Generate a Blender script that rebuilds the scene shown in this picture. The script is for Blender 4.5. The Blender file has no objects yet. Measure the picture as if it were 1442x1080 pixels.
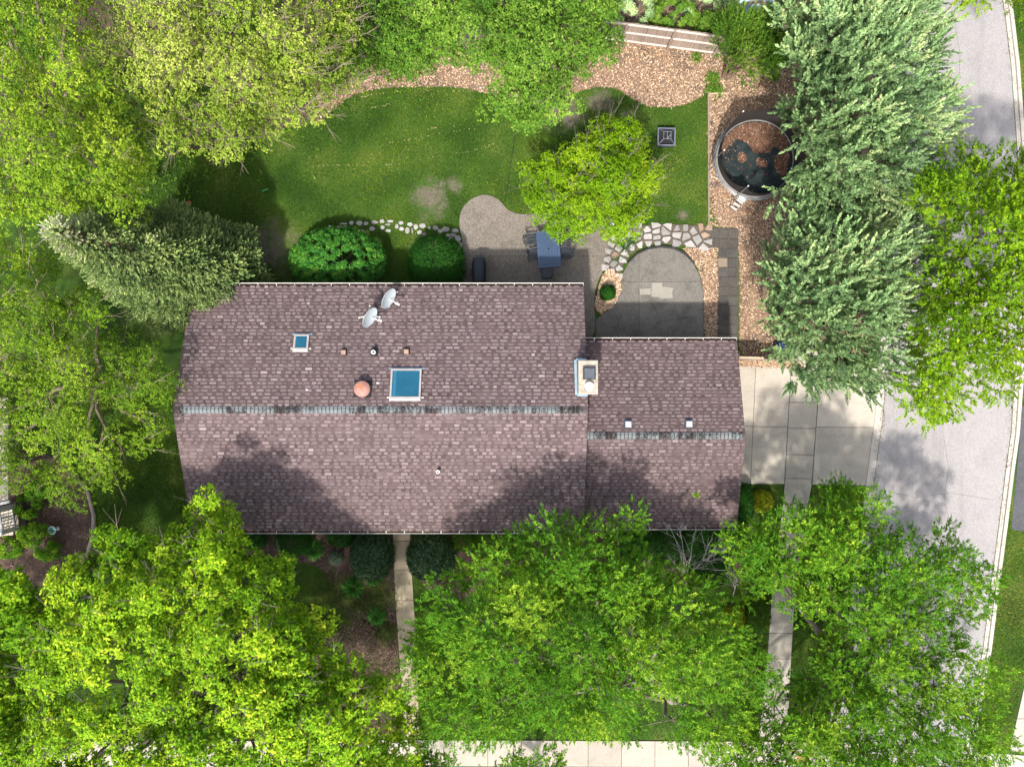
import bpy, math, random
import numpy as np
from mathutils import Matrix, Vector

R = math.radians
random.seed(7)
rng = np.random.default_rng(7)
SC = bpy.context.scene
COL = SC.collection

# ------------------------------------------------------------------ camera, sky, sun, exposure
H = 34.0            # height of the drone above the ground
F = 1000.0          # focal length in photo pixels
cam_d = bpy.data.cameras.new('camera')
cam = bpy.data.objects.new('camera', cam_d)
COL.objects.link(cam)
cam.location = (0, 0, H)
cam_d.sensor_width = 36.0
cam_d.lens = 36.0 * F / 1442.0
cam_d.clip_start = 0.5
cam_d.clip_end = 1000
SC.camera = cam

SUN_EL = R(54)
SUN_DIR = Vector((-0.26, -1.0, 0)).normalized() * math.cos(SUN_EL) + Vector((0, 0, math.sin(SUN_EL)))
world = bpy.data.worlds.new('World')
SC.world = world
world.use_nodes = True
wn = world.node_tree
bg = wn.nodes['Background']
sky = wn.nodes.new('ShaderNodeTexSky')
sky.sky_type = 'NISHITA'
sky.sun_disc = False
sky.sun_elevation = SUN_EL
sky.sun_rotation = math.atan2(SUN_DIR.x, SUN_DIR.y)
sky.dust_density = 3.0
sky.air_density = 1.0
hz = wn.nodes.new('ShaderNodeHueSaturation')      # thin high haze whitens the whole sky
hz.inputs['Saturation'].default_value = 0.55
wn.links.new(sky.outputs[0], hz.inputs['Color'])
wn.links.new(hz.outputs[0], bg.inputs[0])
bg.inputs[1].default_value = 0.15
sun_d = bpy.data.lights.new('sun', 'SUN')
sun_d.energy = 2.8
sun_d.angle = R(2.4)
sun_d.color = (1.0, 0.95, 0.86)
sun = bpy.data.objects.new('sun', sun_d)
COL.objects.link(sun)
sun.rotation_euler = (-SUN_DIR).to_track_quat('-Z', 'Y').to_euler()
sun.location = (-10, -30, 60)
SC.view_settings.view_transform = 'Standard'
SC.view_settings.look = 'None'
SC.view_settings.exposure = 1.42
SC.view_settings.gamma = 1.0
SC.view_settings.use_curve_mapping = False
SC.cycles.max_bounces = 6
SC.cycles.transparent_max_bounces = 12

# ------------------------------------------------------------------ helpers
def G(px, py, h=0.0):
    """photo point -> world point at height h"""
    s = (H - h) / F
    return np.array(((px - 721.0) * s, (540.0 - py) * s, h))

def G2(px, py, h=0.0):
    p = G(px, py, h)
    return (p[0], p[1])

def tag(o, label=None, cat=None, group=None, kind=None):
    if label: o['label'] = label
    if cat: o['category'] = cat
    if group: o['group'] = group
    if kind: o['kind'] = kind
    return o

def empty(name, loc=(0, 0, 0), rz=0, label=None, cat=None, group=None, kind=None):
    o = bpy.data.objects.new(name, None)
    o.empty_display_size = 0.2
    COL.objects.link(o)
    o.location = loc
    o.rotation_euler = (0, 0, rz)
    return tag(o, label, cat, group, kind)

def link(name, me, parent=None, local=False):
    o = bpy.data.objects.new(name, me)
    COL.objects.link(o)
    if parent is not None:
        o.parent = parent
        if not local:
            # vertices are in world coordinates: undo the chain of parent offsets
            off = Vector((0, 0, 0)); p = parent
            M = Matrix.Identity(4)
            chain = []
            while p is not None:
                chain.append(p); p = p.parent
            for q in reversed(chain):
                M = M @ q.matrix_parent_inverse @ Matrix.LocRotScale(q.location, q.rotation_euler, q.scale)
            o.matrix_parent_inverse = M.inverted()
    return o

def copy_tree(o, parent=None):
    c = o.copy(); COL.objects.link(c)
    if parent is not None:
        c.parent = parent
        c.matrix_parent_inverse = o.matrix_parent_inverse.copy()
    for ch in list(o.children):
        copy_tree(ch, c)
    return c

class MB:
    """collects shapes for one mesh"""
    def __init__(s):
        s.v = []; s.f = []; s.t = []; s.tint = 0.5; s.smooth = False
    def add(s, vs, fs):
        b = len(s.v)
        s.v += [tuple(p) for p in vs]
        s.t += [s.tint] * len(vs)
        s.f += [tuple(b + i for i in f) for f in fs]
    def box(s, c, d, rz=0.0, rot=None):
        x, y, z = d[0] / 2, d[1] / 2, d[2] / 2
        M = Matrix.Rotation(rz, 3, 'Z') if rot is None else rot
        C = Vector(c)
        P = [C + M @ Vector(q) for q in ((-x, -y, -z), (x, -y, -z), (x, y, -z), (-x, y, -z), (-x, -y, z), (x, -y, z), (x, y, z), (-x, y, z))]
        s.add(P, [(3, 2, 1, 0), (4, 5, 6, 7), (0, 1, 5, 4), (1, 2, 6, 5), (2, 3, 7, 6), (3, 0, 4, 7)])
    def bar(s, a, b, w, h):
        a = Vector(a); b = Vector(b); d = b - a
        q = d.to_track_quat('X', 'Z').to_matrix()
        s.box((a + b) / 2, (d.length, w, h), rot=q)
    def prism(s, poly, z0, z1, bevel=0.0):
        poly = [tuple(p) for p in poly]
        ar = sum(poly[i][0] * poly[(i + 1) % len(poly)][1] - poly[(i + 1) % len(poly)][0] * poly[i][1] for i in range(len(poly)))
        if ar < 0: poly = poly[::-1]
        n = len(poly)
        if bevel > 0:
            cx = sum(p[0] for p in poly) / n; cy = sum(p[1] for p in poly) / n
            def ins(p):
                dx, dy = p[0] - cx, p[1] - cy; L = math.hypot(dx, dy) or 1
                k = max(0, (L - bevel * 1.3) / L)
                return (cx + dx * k, cy + dy * k)
            top = [ins(p) for p in poly]
            vs = [(p[0], p[1], z0) for p in poly] + [(p[0], p[1], z1 - bevel) for p in poly] + [(p[0], p[1], z1) for p in top]
            fs = [tuple(range(2 * n, 3 * n))]
            for i in range(n):
                j = (i + 1) % n
                fs += [(i, j, n + j, n + i), (n + i, n + j, 2 * n + j, 2 * n + i)]
        else:
            vs = [(p[0], p[1], z0) for p in poly] + [(p[0], p[1], z1) for p in poly]
            fs = [tuple(range(n, 2 * n)), tuple(range(n - 1, -1, -1))]
            for i in range(n):
                j = (i + 1) % n
                fs.append((i, j, n + j, n + i))
        s.add(vs, fs)
    def tube(s, pts, rad, n=6, cap=True):
        P = [Vector(p) for p in pts]
        if not hasattr(rad, '__len__'): rad = [rad] * len(P)
        vs = []; fs = []
        ref = Vector((0, 0, 1))
        for i, p in enumerate(P):
            d = (P[min(i + 1, len(P) - 1)] - P[max(i - 1, 0)])
            if d.length < 1e-9: d = Vector((0, 0, 1))
            d.normalize()
            a = d.cross(ref)
            if a.length < 0.05: a = d.cross(Vector((1, 0, 0)))
            a.normalize(); b = d.cross(a)
            for k in range(n):
                t = 2 * math.pi * k / n
                vs.append(p + (a * math.cos(t) + b * math.sin(t)) * rad[i])
        for i in range(len(P) - 1):
            for k in range(n):
                k2 = (k + 1) % n
                fs.append((i * n + k, i * n + k2, (i + 1) * n + k2, (i + 1) * n + k))
        if cap:
            fs.append(tuple(range(n)))
            m = (len(P) - 1) * n
            fs.append(tuple(range(m + n - 1, m - 1, -1)))
        s.add(vs, fs)
    def lathe(s, prof, c=(0, 0, 0), n=20, rot=None, sx=1.0, cap=True):
        vs = []; fs = []
        C = Vector(c)
        for r, z in prof:
            for k in range(n):
                t = 2 * math.pi * k / n
                p = Vector((r * math.cos(t) * sx, r * math.sin(t), z))
                if rot is not None: p = rot @ p
                vs.append(C + p)
        for i in range(len(prof) - 1):
            for k in range(n):
                k2 = (k + 1) % n
                fs.append((i * n + k, i * n + k2, (i + 1) * n + k2, (i + 1) * n + k))
        m = (len(prof) - 1) * n
        if cap and prof[-1][0] > 1e-6: fs.append(tuple(range(m, m + n)))
        if cap and prof[0][0] > 1e-6: fs.append(tuple(range(n - 1, -1, -1)))
        s.add(vs, fs)
    def torus(s, c, Rr, r, n=40, m=8, sx=1.0, sz=1.0):
        vs = []; fs = []
        for i in range(n):
            t = 2 * math.pi * i / n
            for k in range(m):
                u = 2 * math.pi * k / m
                rr = Rr + r * math.cos(u) * sx
                vs.append((c[0] + rr * math.cos(t), c[1] + rr * math.sin(t), c[2] + r * sz * math.sin(u)))
        for i in range(n):
            for k in range(m):
                fs.append((i * m + k, ((i + 1) % n) * m + k, ((i + 1) % n) * m + (k + 1) % m, i * m + (k + 1) % m))
        s.add(vs, fs)
    def mesh(s, name, mat):
        me = bpy.data.meshes.new(name)
        me.from_pydata(s.v, [], s.f)
        a = me.attributes.new('tint', 'FLOAT', 'POINT')
        a.data.foreach_set('value', np.array(s.t, dtype=np.float32))
        if s.smooth:
            me.polygons.foreach_set('use_smooth', [True] * len(me.polygons))
        me.materials.append(mat)
        me.update()
        return me
    def build(s, name, mat, parent=None, local=False):
        return link(name, s.mesh(name, mat), parent, local)

def np_mesh(name, V, Fc, tint, mat, smooth=False):
    """V (n,3), Fc (m,4) or (m,3), tint (n,)"""
    me = bpy.data.meshes.new(name)
    k = Fc.shape[1]
    me.vertices.add(len(V)); me.vertices.foreach_set('co', V.astype(np.float32).ravel())
    me.loops.add(Fc.size); me.loops.foreach_set('vertex_index', Fc.astype(np.int32).ravel())
    me.polygons.add(len(Fc))
    me.polygons.foreach_set('loop_start', np.arange(0, Fc.size, k, dtype=np.int32))
    me.polygons.foreach_set('loop_total', np.full(len(Fc), k, dtype=np.int32))
    a = me.attributes.new('tint', 'FLOAT', 'POINT')
    a.data.foreach_set('value', tint.astype(np.float32))
    me.materials.append(mat)
    me.update(calc_edges=True)
    return me

def unit(a):
    return a / np.maximum(np.linalg.norm(a, axis=-1, keepdims=True), 1e-9)

def rand_unit(n):
    return unit(rng.normal(size=(n, 3)))

def inside(P, poly):
    """points (n,2) in polygon"""
    poly = np.asarray(poly, float); x, y = P[:, 0], P[:, 1]
    r = np.zeros(len(P), bool); j = len(poly) - 1
    for i in range(len(poly)):
        xi, yi = poly[i]; xj, yj = poly[j]
        c = ((yi > y) != (yj > y)) & (x < (xj - xi) * (y - yi) / (yj - yi + 1e-12) + xi)
        r ^= c; j = i
    return r

def edge_dist(P, poly):
    poly = np.asarray(poly, float); d = np.full(len(P), 1e9)
    for i in range(len(poly)):
        a = poly[i]; b = poly[(i + 1) % len(poly)]; ab = b - a
        t = np.clip(((P - a) @ ab) / max(ab @ ab, 1e-9), 0, 1)
        d = np.minimum(d, np.linalg.norm(P - (a + t[:, None] * ab), axis=1))
    return d

def clip(poly, nx, ny, c):
    """keep nx*x+ny*y<=c"""
    out = []
    for i in range(len(poly)):
        a = poly[i]; b = poly[(i + 1) % len(poly)]
        da = nx * a[0] + ny * a[1] - c; db = nx * b[0] + ny * b[1] - c
        if da <= 0: out.append(a)
        if (da < 0 < db) or (db < 0 < da):
            t = da / (da - db)
            out.append((a[0] + t * (b[0] - a[0]), a[1] + t * (b[1] - a[1])))
    return out

def smooth_poly(poly, it=2):
    for _ in range(it):
        q = []
        for i in range(len(poly)):
            a = poly[i]; b = poly[(i + 1) % len(poly)]
            q += [(a[0] * .75 + b[0] * .25, a[1] * .75 + b[1] * .25), (a[0] * .25 + b[0] * .75, a[1] * .25 + b[1] * .75)]
        poly = q
    return poly

def W(poly, h=0.0):
    return [G2(x, y, h) for x, y in poly]

# ------------------------------------------------------------------ materials
class NT:
    def __init__(s, name):
        s.m = bpy.data.materials.new(name); s.m.use_nodes = True
        s.t = s.m.node_tree; s.n = s.t.nodes; s.b = s.n['Principled BSDF']; s.out = s.n['Material Output']
        s.tc = s.n.new('ShaderNodeNewGeometry').outputs['Position']
    def lk(s, a, b): s.t.links.new(a, b)
    def noise(s, scale, detail=4, rough=0.6, vec=None, stretch=None):
        n = s.n.new('ShaderNodeTexNoise'); n.inputs['Scale'].default_value = scale
        n.inputs['Detail'].default_value = detail; n.inputs['Roughness'].default_value = rough
        v = vec or s.tc
        if stretch:
            mp = s.n.new('ShaderNodeMapping'); mp.inputs['Scale'].default_value = stretch
            s.lk(v, mp.inputs['Vector']); v = mp.outputs[0]
        s.lk(v, n.inputs['Vector']); return n.outputs['Fac']
    def voro(s, scale, feature='F1', out='Color'):
        n = s.n.new('ShaderNodeTexVoronoi'); n.feature = feature; n.inputs['Scale'].default_value = scale
        s.lk(s.tc, n.inputs['Vector']); return n.outputs[out]
    def ramp(s, fac, stops, interp='LINEAR'):
        r = s.n.new('ShaderNodeValToRGB'); cr = r.color_ramp; cr.interpolation = interp
        while len(cr.elements) < len(stops): cr.elements.new(0.5)
        for e, (p, c) in zip(cr.elements, stops):
            e.position = p; e.color = (*c, 1) if len(c) == 3 else c
        s.lk(fac, r.inputs[0]); return r.outputs[0]
    def step(s, fac, lo, hi):
        m = s.n.new('ShaderNodeMapRange'); m.inputs[1].default_value = lo; m.inputs[2].default_value = hi
        m.interpolation_type = 'SMOOTHSTEP'
        s.lk(fac, m.inputs[0]); return m.outputs[0]
    def mix(s, fac, a, b, mode='MIX'):
        m = s.n.new('ShaderNodeMix'); m.data_type = 'RGBA'; m.blend_type = mode
        if isinstance(fac, (int, float)): m.inputs[0].default_value = fac
        else: s.lk(fac, m.inputs[0])
        for sock, v in ((m.inputs[6], a), (m.inputs[7], b)):
            if isinstance(v, tuple): sock.default_value = (*v, 1)
            else: s.lk(v, sock)
        return m.outputs[2]
    def math(s, op, a, b=0.0):
        m = s.n.new('ShaderNodeMath'); m.operation = op
        for sock, v in ((m.inputs[0], a), (m.inputs[1], b)):
            if isinstance(v, (int, float)): sock.default_value = v
            else: s.lk(v, sock)
        return m.outputs[0]
    def attr(s, name='tint'):
        a = s.n.new('ShaderNodeAttribute'); a.attribute_name = name; return a.outputs['Fac']
    def objrand(s):
        return s.n.new('ShaderNodeObjectInfo').outputs['Random']
    def dist(s, x, y, z=0.0):
        sub = s.n.new('ShaderNodeVectorMath'); sub.operation = 'DISTANCE'
        s.lk(s.tc, sub.inputs[0]); sub.inputs[1].default_value = (x, y, z); return sub.outputs['Value']
    def bump(s, fac, dist=0.02, strength=0.6):
        b = s.n.new('ShaderNodeBump'); b.inputs['Distance'].default_value = dist; b.inputs['Strength'].default_value = strength
        s.lk(fac, b.inputs['Height']); s.lk(b.outputs[0], s.b.inputs['Normal'])
    def fin(s, col, rough=0.8, metal=0.0, spec=0.3):
        if isinstance(col, tuple): s.b.inputs['Base Color'].default_value = (*col, 1)
        else: s.lk(col, s.b.inputs['Base Color'])
        s.b.inputs['Roughness'].default_value = rough; s.b.inputs['Metallic'].default_value = metal
        s.b.inputs['Specular IOR Level'].default_value = spec
        return s.m

def plain(name, c, rough=0.6, metal=0.0, spec=0.4, var=0.25, scale=6.0):
    t = NT(name); n = t.noise(scale, 5)
    d = tuple(x * (1 - var) for x in c); l = tuple(min(1, x * (1 + var)) for x in c)
    return t.fin(t.ramp(n, [(0.3, d), (0.7, l)]), rough, metal, spec)

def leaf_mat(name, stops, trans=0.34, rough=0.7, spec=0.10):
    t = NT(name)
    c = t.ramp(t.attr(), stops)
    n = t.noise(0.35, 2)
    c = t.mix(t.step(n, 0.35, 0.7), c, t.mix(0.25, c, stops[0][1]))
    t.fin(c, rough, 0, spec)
    tr = t.n.new('ShaderNodeBsdfTranslucent')
    t.lk(t.mix(0.5, c, stops[-1][1]), tr.inputs[0])
    mx = t.n.new('ShaderNodeMixShader'); mx.inputs[0].default_value = trans
    t.lk(t.b.outputs[0], mx.inputs[1]); t.lk(tr.outputs[0], mx.inputs[2]); t.lk(mx.outputs[0], t.out.inputs[0])
    return t.m

M = {}
# soil under the grass: green thatch with bare patches
t = NT('lawn_soil')
g = t.ramp(t.noise(0.600, 0.600, 0.585), [(0.3, (0.022, 0.049, 0.009)), (0.55, (0.038, 0.076, 0.013)), (0.75, (0.068, 0.098, 0.020))])
dirt = t.ramp(t.noise(9, 6, 0.7), [(0.3, (0.075, 0.06, 0.046)), (0.7, (0.155, 0.128, 0.104))])
BARE = [(607, 279, .95), (640, 262, .4), (800, 160, 1.0), (770, 150, .8), (380, 350, 1.3), (720, 430, .8), (845, 145, .7), (962, 302, .35), (880, 165, .4), (600, 345, .6)]
cur = None
nn = t.noise(1.6, 5, 0.7)
for (bx, by, br) in BARE:
    x, y = G2(bx, by)
    d = t.math('SUBTRACT', 1.0, t.math('DIVIDE', t.dist(x, y), br * 1.35))
    cur = d if cur is None else t.math('MAXIMUM', cur, d)
f = t.math('ADD', t.math('MULTIPLY', cur, 1.0), t.math('MULTIPLY', t.math('SUBTRACT', nn, 0.5), 3.2))
f2 = t.math('MAXIMUM', t.math('MULTIPLY', t.step(f, 0.0, 1.0), .85), t.step(t.noise(0.55, 6, 0.7), 0.66, 0.76))
M['lawn'] = t.fin(t.mix(f2, g, dirt), 0.95, 0, 0.1)
t.bump(t.noise(40, 3), 0.03, 0.6)

M['grass'] = leaf_mat('grass_blades', [(0, (0.024, 0.067, 0.005)), (0.45, (0.056, 0.129, 0.008)), (0.8, (0.119, 0.194, 0.013)), (1, (0.278, 0.296, 0.059))], 0.25)
t = NT('bark_mulch_bed')
c = t.ramp(t.noise(28, 4, 0.7), [(0.25, (0.05, 0.032, 0.023)), (0.5, (0.19, 0.125, 0.088)), (0.75, (0.40, 0.285, 0.20))])
c = t.mix(t.step(t.noise(0.8, 3), 0.45, 0.65), c, t.ramp(t.noise(30, 4), [(0.3, (0.05, 0.036, 0.029)), (0.7, (0.19, 0.145, 0.11))]))
M['mulch'] = t.fin(c, 0.95, 0, 0.1); t.bump(t.noise(30, 4), 0.05, 0.9)
t = NT('bark_chips')
c = t.ramp(t.attr(), [(0, (0.06, 0.036, 0.024)), (0.3, (0.22, 0.135, 0.085)), (0.65, (0.47, 0.32, 0.205)), (1, (0.60, 0.48, 0.36))])
M['chips'] = t.fin(c, 0.9, 0, 0.15)
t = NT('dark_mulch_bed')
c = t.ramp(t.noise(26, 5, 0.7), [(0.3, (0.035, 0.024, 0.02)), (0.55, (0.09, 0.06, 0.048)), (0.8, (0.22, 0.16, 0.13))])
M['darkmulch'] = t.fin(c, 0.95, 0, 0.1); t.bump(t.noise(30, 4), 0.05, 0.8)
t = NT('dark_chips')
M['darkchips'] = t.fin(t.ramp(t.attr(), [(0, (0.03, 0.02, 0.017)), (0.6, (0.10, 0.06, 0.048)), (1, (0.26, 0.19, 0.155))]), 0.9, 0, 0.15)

def concrete(name, lo, hi, speck=0.0, stain=0.5, rnd=0.12, staincol=None):
    t = NT(name)
    c = t.ramp(t.noise(2.2, 8, 0.72), [(0.3, lo), (0.7, hi)])
    if speck:
        v = t.ramp(t.voro(38.0), [(0.0, tuple(x * (1 - speck) for x in lo)), (0.55, hi), (1.0, tuple(min(1, x * (1 + speck)) for x in hi))])
        c = t.mix(0.6, c, v)
    s = t.step(t.noise(0.7, 6, 0.75), 0.46, 0.68)
    c = t.mix(t.math('MULTIPLY', s, stain), c, staincol or tuple(x * 0.55 for x in lo))
    c = t.mix(t.math('MULTIPLY', t.step(t.noise(14, 5, 0.8), 0.6, 0.75), 0.35), c, tuple(x * 0.6 for x in lo))
    o = t.math('MULTIPLY', t.math('SUBTRACT', t.objrand(), 0.5), rnd * 2)
    c = t.mix(t.math('MAXIMUM', o, 0.0), c, tuple(min(1, x * 1.5) for x in hi))
    c = t.mix(t.math('MAXIMUM', t.math('MULTIPLY', o, -1.0), 0.0), c, tuple(x * 0.3 for x in lo))
    M[name] = t.fin(c, 0.88, 0, 0.2)
    t.bump(t.noise(60, 4, 0.8), 0.006, 0.5)
concrete('walk_concrete', (0.255, 0.225, 0.19), (0.335, 0.30, 0.255), 0.15, 0.22)
concrete('front_walk_concrete', (0.215, 0.172, 0.116), (0.292, 0.245, 0.176), 0.15, 0.3)
concrete('driveway_concrete', (0.285, 0.25, 0.21), (0.37, 0.33, 0.28), 0.12, 0.22)
concrete('kerb_concrete', (0.284, 0.258, 0.228), (0.387, 0.357, 0.318), 0.1, 0.25)
concrete('patio_aggregate', (0.090, 0.077, 0.063), (0.156, 0.136, 0.116), 0.75, 0.45, 0.08)
concrete('patio_lower', (0.075, 0.069, 0.062), (0.150, 0.138, 0.123), 0.4, 0.6, 0.10)
concrete('patch_concrete', (0.202, 0.189, 0.163), (0.267, 0.249, 0.215), 0.1, 0.2)
concrete('paver_concrete', (0.038, 0.034, 0.031), (0.076, 0.070, 0.063), 0.4, 0.4, 0.12)
concrete('tan_paver', (0.15, 0.12, 0.085), (0.21, 0.17, 0.125), 0.3, 0.3)
concrete('flagstone', (0.155, 0.144, 0.135), (0.315, 0.300, 0.290), 0.3, 0.35, 0.35)
concrete('tan_flagstone', (0.19, 0.13, 0.09), (0.27, 0.195, 0.14), 0.3, 0.3, 0.2)
concrete('road_surface', (0.237, 0.219, 0.219), (0.288, 0.271, 0.268), 0.35, 0.22)
concrete('asphalt', (0.045, 0.045, 0.05), (0.08, 0.08, 0.088), 0.5, 0.3)
concrete('ledge_stone', (0.15, 0.13, 0.105), (0.26, 0.225, 0.185), 0.4, 0.4)
def wear(m, stretch, scale, amt):
    # long tyre bands and oil stains worn into the surface
    nt = m.node_tree; bs = nt.nodes['Principled BSDF']; src = bs.inputs['Base Color'].links[0].from_socket
    t = NT.__new__(NT); t.m = m; t.t = nt; t.n = nt.nodes; t.b = bs; t.tc = nt.nodes.new('ShaderNodeNewGeometry').outputs['Position']
    f = t.math('MULTIPLY', t.step(t.noise(scale, 4, .6, stretch=stretch), .48, .68), amt)
    c = t.mix(f, src, (0.10, 0.09, 0.09))
    g = t.math('MULTIPLY', t.step(t.noise(2.6, 3, .5), .70, .78), amt * 1.2)
    nt.links.new(t.mix(g, c, (0.08, 0.075, 0.075)), bs.inputs['Base Color'])
wear(M['road_surface'], (1.0, .05, 1.0), 1.1, .28)
wear(M['driveway_concrete'], (.10, 1.0, 1.0), 1.0, .16)
M['joint'] = plain('joint_soil', (0.075, 0.058, 0.044), 0.95, var=0.5, scale=12)

# roof shingles
t = NT('roof_shingle')
c = t.ramp(t.attr(), [(0.0, (0.034, 0.021, 0.021)), (0.3, (0.075, 0.048, 0.049)), (0.6, (0.133, 0.097, 0.098)), (0.85, (0.201, 0.159, 0.159)), (1, (0.282, 0.230, 0.223))])
st = t.step(t.noise(1.0, 5, 0.65, stretch=(1.2, 0.28, 0.3)), 0.42, 0.72)
c = t.mix(t.math('MULTIPLY', st, 0.55), c, t.mix(0.5, c, (0.035, 0.03, 0.031)))
c = t.mix(0.22, c, t.ramp(t.noise(85, 3, 0.8), [(0.25, (0.02, 0.015, 0.015)), (0.75, (0.21, 0.165, 0.165))]))
M['shingle'] = t.fin(c, 0.9, 0, 0.2); t.bump(t.noise(140, 2), 0.004, 0.6)
t = NT('ridge_cap_shingle')
big = t.math('ADD', t.noise(0.9, 3), t.math('MULTIPLY', t.math('SUBTRACT', t.objrand(), 0.5), 0.12))
fine = t.noise(16, 5, 0.75)
mm = t.step(t.math('ADD', t.math('MULTIPLY', fine, 1.0), t.math('MULTIPLY', t.math('SUBTRACT', big, 0.5), 1.1)), 0.47, 0.56)
M['ridge'] = t.fin(t.mix(mm, t.ramp(fine, [(0.3, (0.09, 0.105, 0.11)), (0.7, (0.18, 0.20, 0.205))]), (0.018, 0.016, 0.016)), 0.9, 0, 0.2)
M['deck_roof'] = plain('roof_deck', (0.06, 0.045, 0.045), 0.9)
M['white_metal'] = plain('white_painted_metal', (0.42, 0.41, 0.39), 0.45, 0, 0.5, 0.1, 3)
M['debris'] = plain('gutter_debris_litter', (0.055, 0.032, 0.018), 0.95, var=0.8, scale=18)
M['siding'] = plain('siding', (0.50, 0.44, 0.36), 0.7, var=0.06)
M['window_glass'] = plain('window_glass', (0.02, 0.03, 0.04), 0.08, 0, 0.8, 0.1)
M['door_paint'] = plain('door_paint', (0.55, 0.52, 0.46), 0.5, var=0.05)
t = NT('skylight_glass')  # blue of the reflected sky is put into the base colour
M['skyglass'] = t.fin(t.ramp(t.noise(0.8, 3), [(0.3, (0.004, 0.058, 0.105)), (0.7, (0.010, 0.085, 0.140))]), 0.06, 0, 0.5)
M['sky_blind'] = plain('blue_blind', (0.016, 0.105, 0.17), 0.12, 0, 0.5, 0.1)
M['frame_metal'] = plain('skylight_frame_metal', (0.33, 0.30, 0.28), 0.5, 0.2, 0.5, 0.15)
M['flash_metal'] = plain('blue_grey_flashing', (0.20, 0.25, 0.31), 0.45, 0.4, 0.5, 0.25)
M['blue_flash'] = plain('blue_flashing', (0.26, 0.38, 0.47), 0.45, 0.2, 0.5, 0.15)
t = NT('chimney_mortar')
c = t.ramp(t.noise(5, 6, 0.75), [(0.3, (0.17, 0.145, 0.115)), (0.6, (0.33, 0.29, 0.24)), (0.8, (0.42, 0.39, 0.34))])
x, y, _ = G(826, 511, 5.2)
dd = t.math('ADD', t.math('MULTIPLY', t.dist(x - 0.05, y), -0.16), t.noise(13, 5, 0.8))
dsub = t.n.new('ShaderNodeVectorMath')
M['chimney_cap'] = t.fin(t.mix(t.step(t.noise(7, 6, 0.85), 0.58, 0.68), c, (0.09, 0.08, 0.07)), 0.9)
t = NT('chimney_brick')
bk = t.n.new('ShaderNodeTexBrick'); bk.inputs['Scale'].default_value = 5
bk.inputs[1].default_value = (0.25, 0.10, 0.07, 1); bk.inputs[2].default_value = (0.32, 0.15, 0.1, 1); bk.inputs[3].default_value = (0.4, 0.36, 0.3, 1)
mp = t.n.new('ShaderNodeMapping'); mp.inputs['Rotation'].default_value = (R(90), 0, 0)
t.lk(t.tc, mp.inputs[0]); t.lk(mp.outputs[0], bk.inputs[0])
M['brick'] = t.fin(bk.outputs[0], 0.9)
M['slate_metal'] = plain('dark_slate_metal', (0.055, 0.062, 0.078), 0.5, 0.3, 0.5, 0.2)
M['white_plastic'] = plain('white_plastic', (0.62, 0.62, 0.61), 0.4, 0, 0.5, 0.04)
M['dish_paint'] = plain('dish_paint', (0.33, 0.37, 0.385), 0.5, 0, 0.5, 0.05)
M['grey_metal'] = plain('galvanised_metal', (0.30, 0.31, 0.32), 0.45, 0.3, 0.5, 0.2)
t = NT('rusty_vent_metal')
x, y, z = G(507, 544, 4.78)
M['rust'] = t.fin(t.mix(t.step(t.math('ADD', t.dist(x, y, z), t.math('MULTIPLY', t.noise(9, 4), 0.12)), 0.22, 0.08), t.ramp(t.noise(6, 5), [(0.3, (0.22, 0.105, 0.085)), (0.7, (0.29, 0.155, 0.128))]), (0.36, 0.12, 0.035)), 0.6, 0.1)
M['brown_metal'] = plain('brown_vent_metal', (0.24, 0.15, 0.11), 0.6, 0.1, 0.4, 0.2)
M['black_rubber'] = plain('black_rubber', (0.012, 0.012, 0.013), 0.7)
# wood, furniture
t = NT('fence_wood')
c = t.ramp(t.noise(3, 6, 0.7, stretch=(8, 8, 0.5)), [(0.3, (0.19, 0.14, 0.112)), (0.6, (0.30, 0.235, 0.195)), (0.8, (0.40, 0.33, 0.28))])
c = t.mix(t.math('MULTIPLY', t.objrand(), 0.45), c, (0.12, 0.09, 0.078))
M['fence_wood'] = t.fin(c, 0.85)
M['rail_wood'] = plain('weathered_rail_wood', (0.50, 0.44, 0.39), 0.85, var=0.15)
M['tan_wood'] = plain('tan_wood', (0.36, 0.28, 0.19), 0.85, var=0.25)
M['navy'] = plain('navy_powder_coat', (0.030, 0.055, 0.105), 0.5, 0.1, 0.4, 0.12)
M['dark_alu'] = plain('dark_cast_metal', (0.020, 0.027, 0.038), 0.5, 0.3, 0.5, 0.2)
M['cover'] = plain('black_grill_cover', (0.008, 0.013, 0.020), 0.6, 0, 0.3, 0.25)
M['steel'] = plain('galvanised_tube', (0.24, 0.255, 0.275), 0.35, 0.6, 0.5, 0.1)
M['pad'] = plain('trampoline_pad', (0.15, 0.14, 0.135), 0.7, var=0.25)
M['mat'] = plain('trampoline_mat', (0.016, 0.024, 0.026), 0.85, 0, 0.1, var=0.4, scale=3)
t = NT('black_net')
t.fin((0.020, 0.016, 0.015), 0.8)
tp = t.n.new('ShaderNodeBsdfTransparent'); mx = t.n.new('ShaderNodeMixShader'); mx.inputs[0].default_value = 0.93
t.lk(tp.outputs[0], mx.inputs[1]); t.lk(t.b.outputs[0], mx.inputs[2]); t.lk(mx.outputs[0], t.out.inputs[0])
M['net'] = t.m
t = NT('dead_leaf_litter')
M['litter'] = t.fin(t.ramp(t.attr(), [(0, (0.045, 0.024, 0.016)), (0.5, (0.125, 0.066, 0.042)), (0.8, (0.22, 0.13, 0.085)), (1, (0.40, 0.31, 0.24))]), 0.9, 0, 0.1)
M['teal_step'] = plain('pale_teal_step', (0.34, 0.44, 0.44), 0.5)
M['blue_plastic'] = plain('blue_plastic', (0.004, 0.022, 0.11), 0.45)
M['pale_blue'] = plain('pale_blue_paint', (0.42, 0.62, 0.75), 0.5, var=0.1)
M['tactile'] = plain('red_tactile_pad', (0.46, 0.13, 0.10), 0.8, var=0.2)
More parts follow.
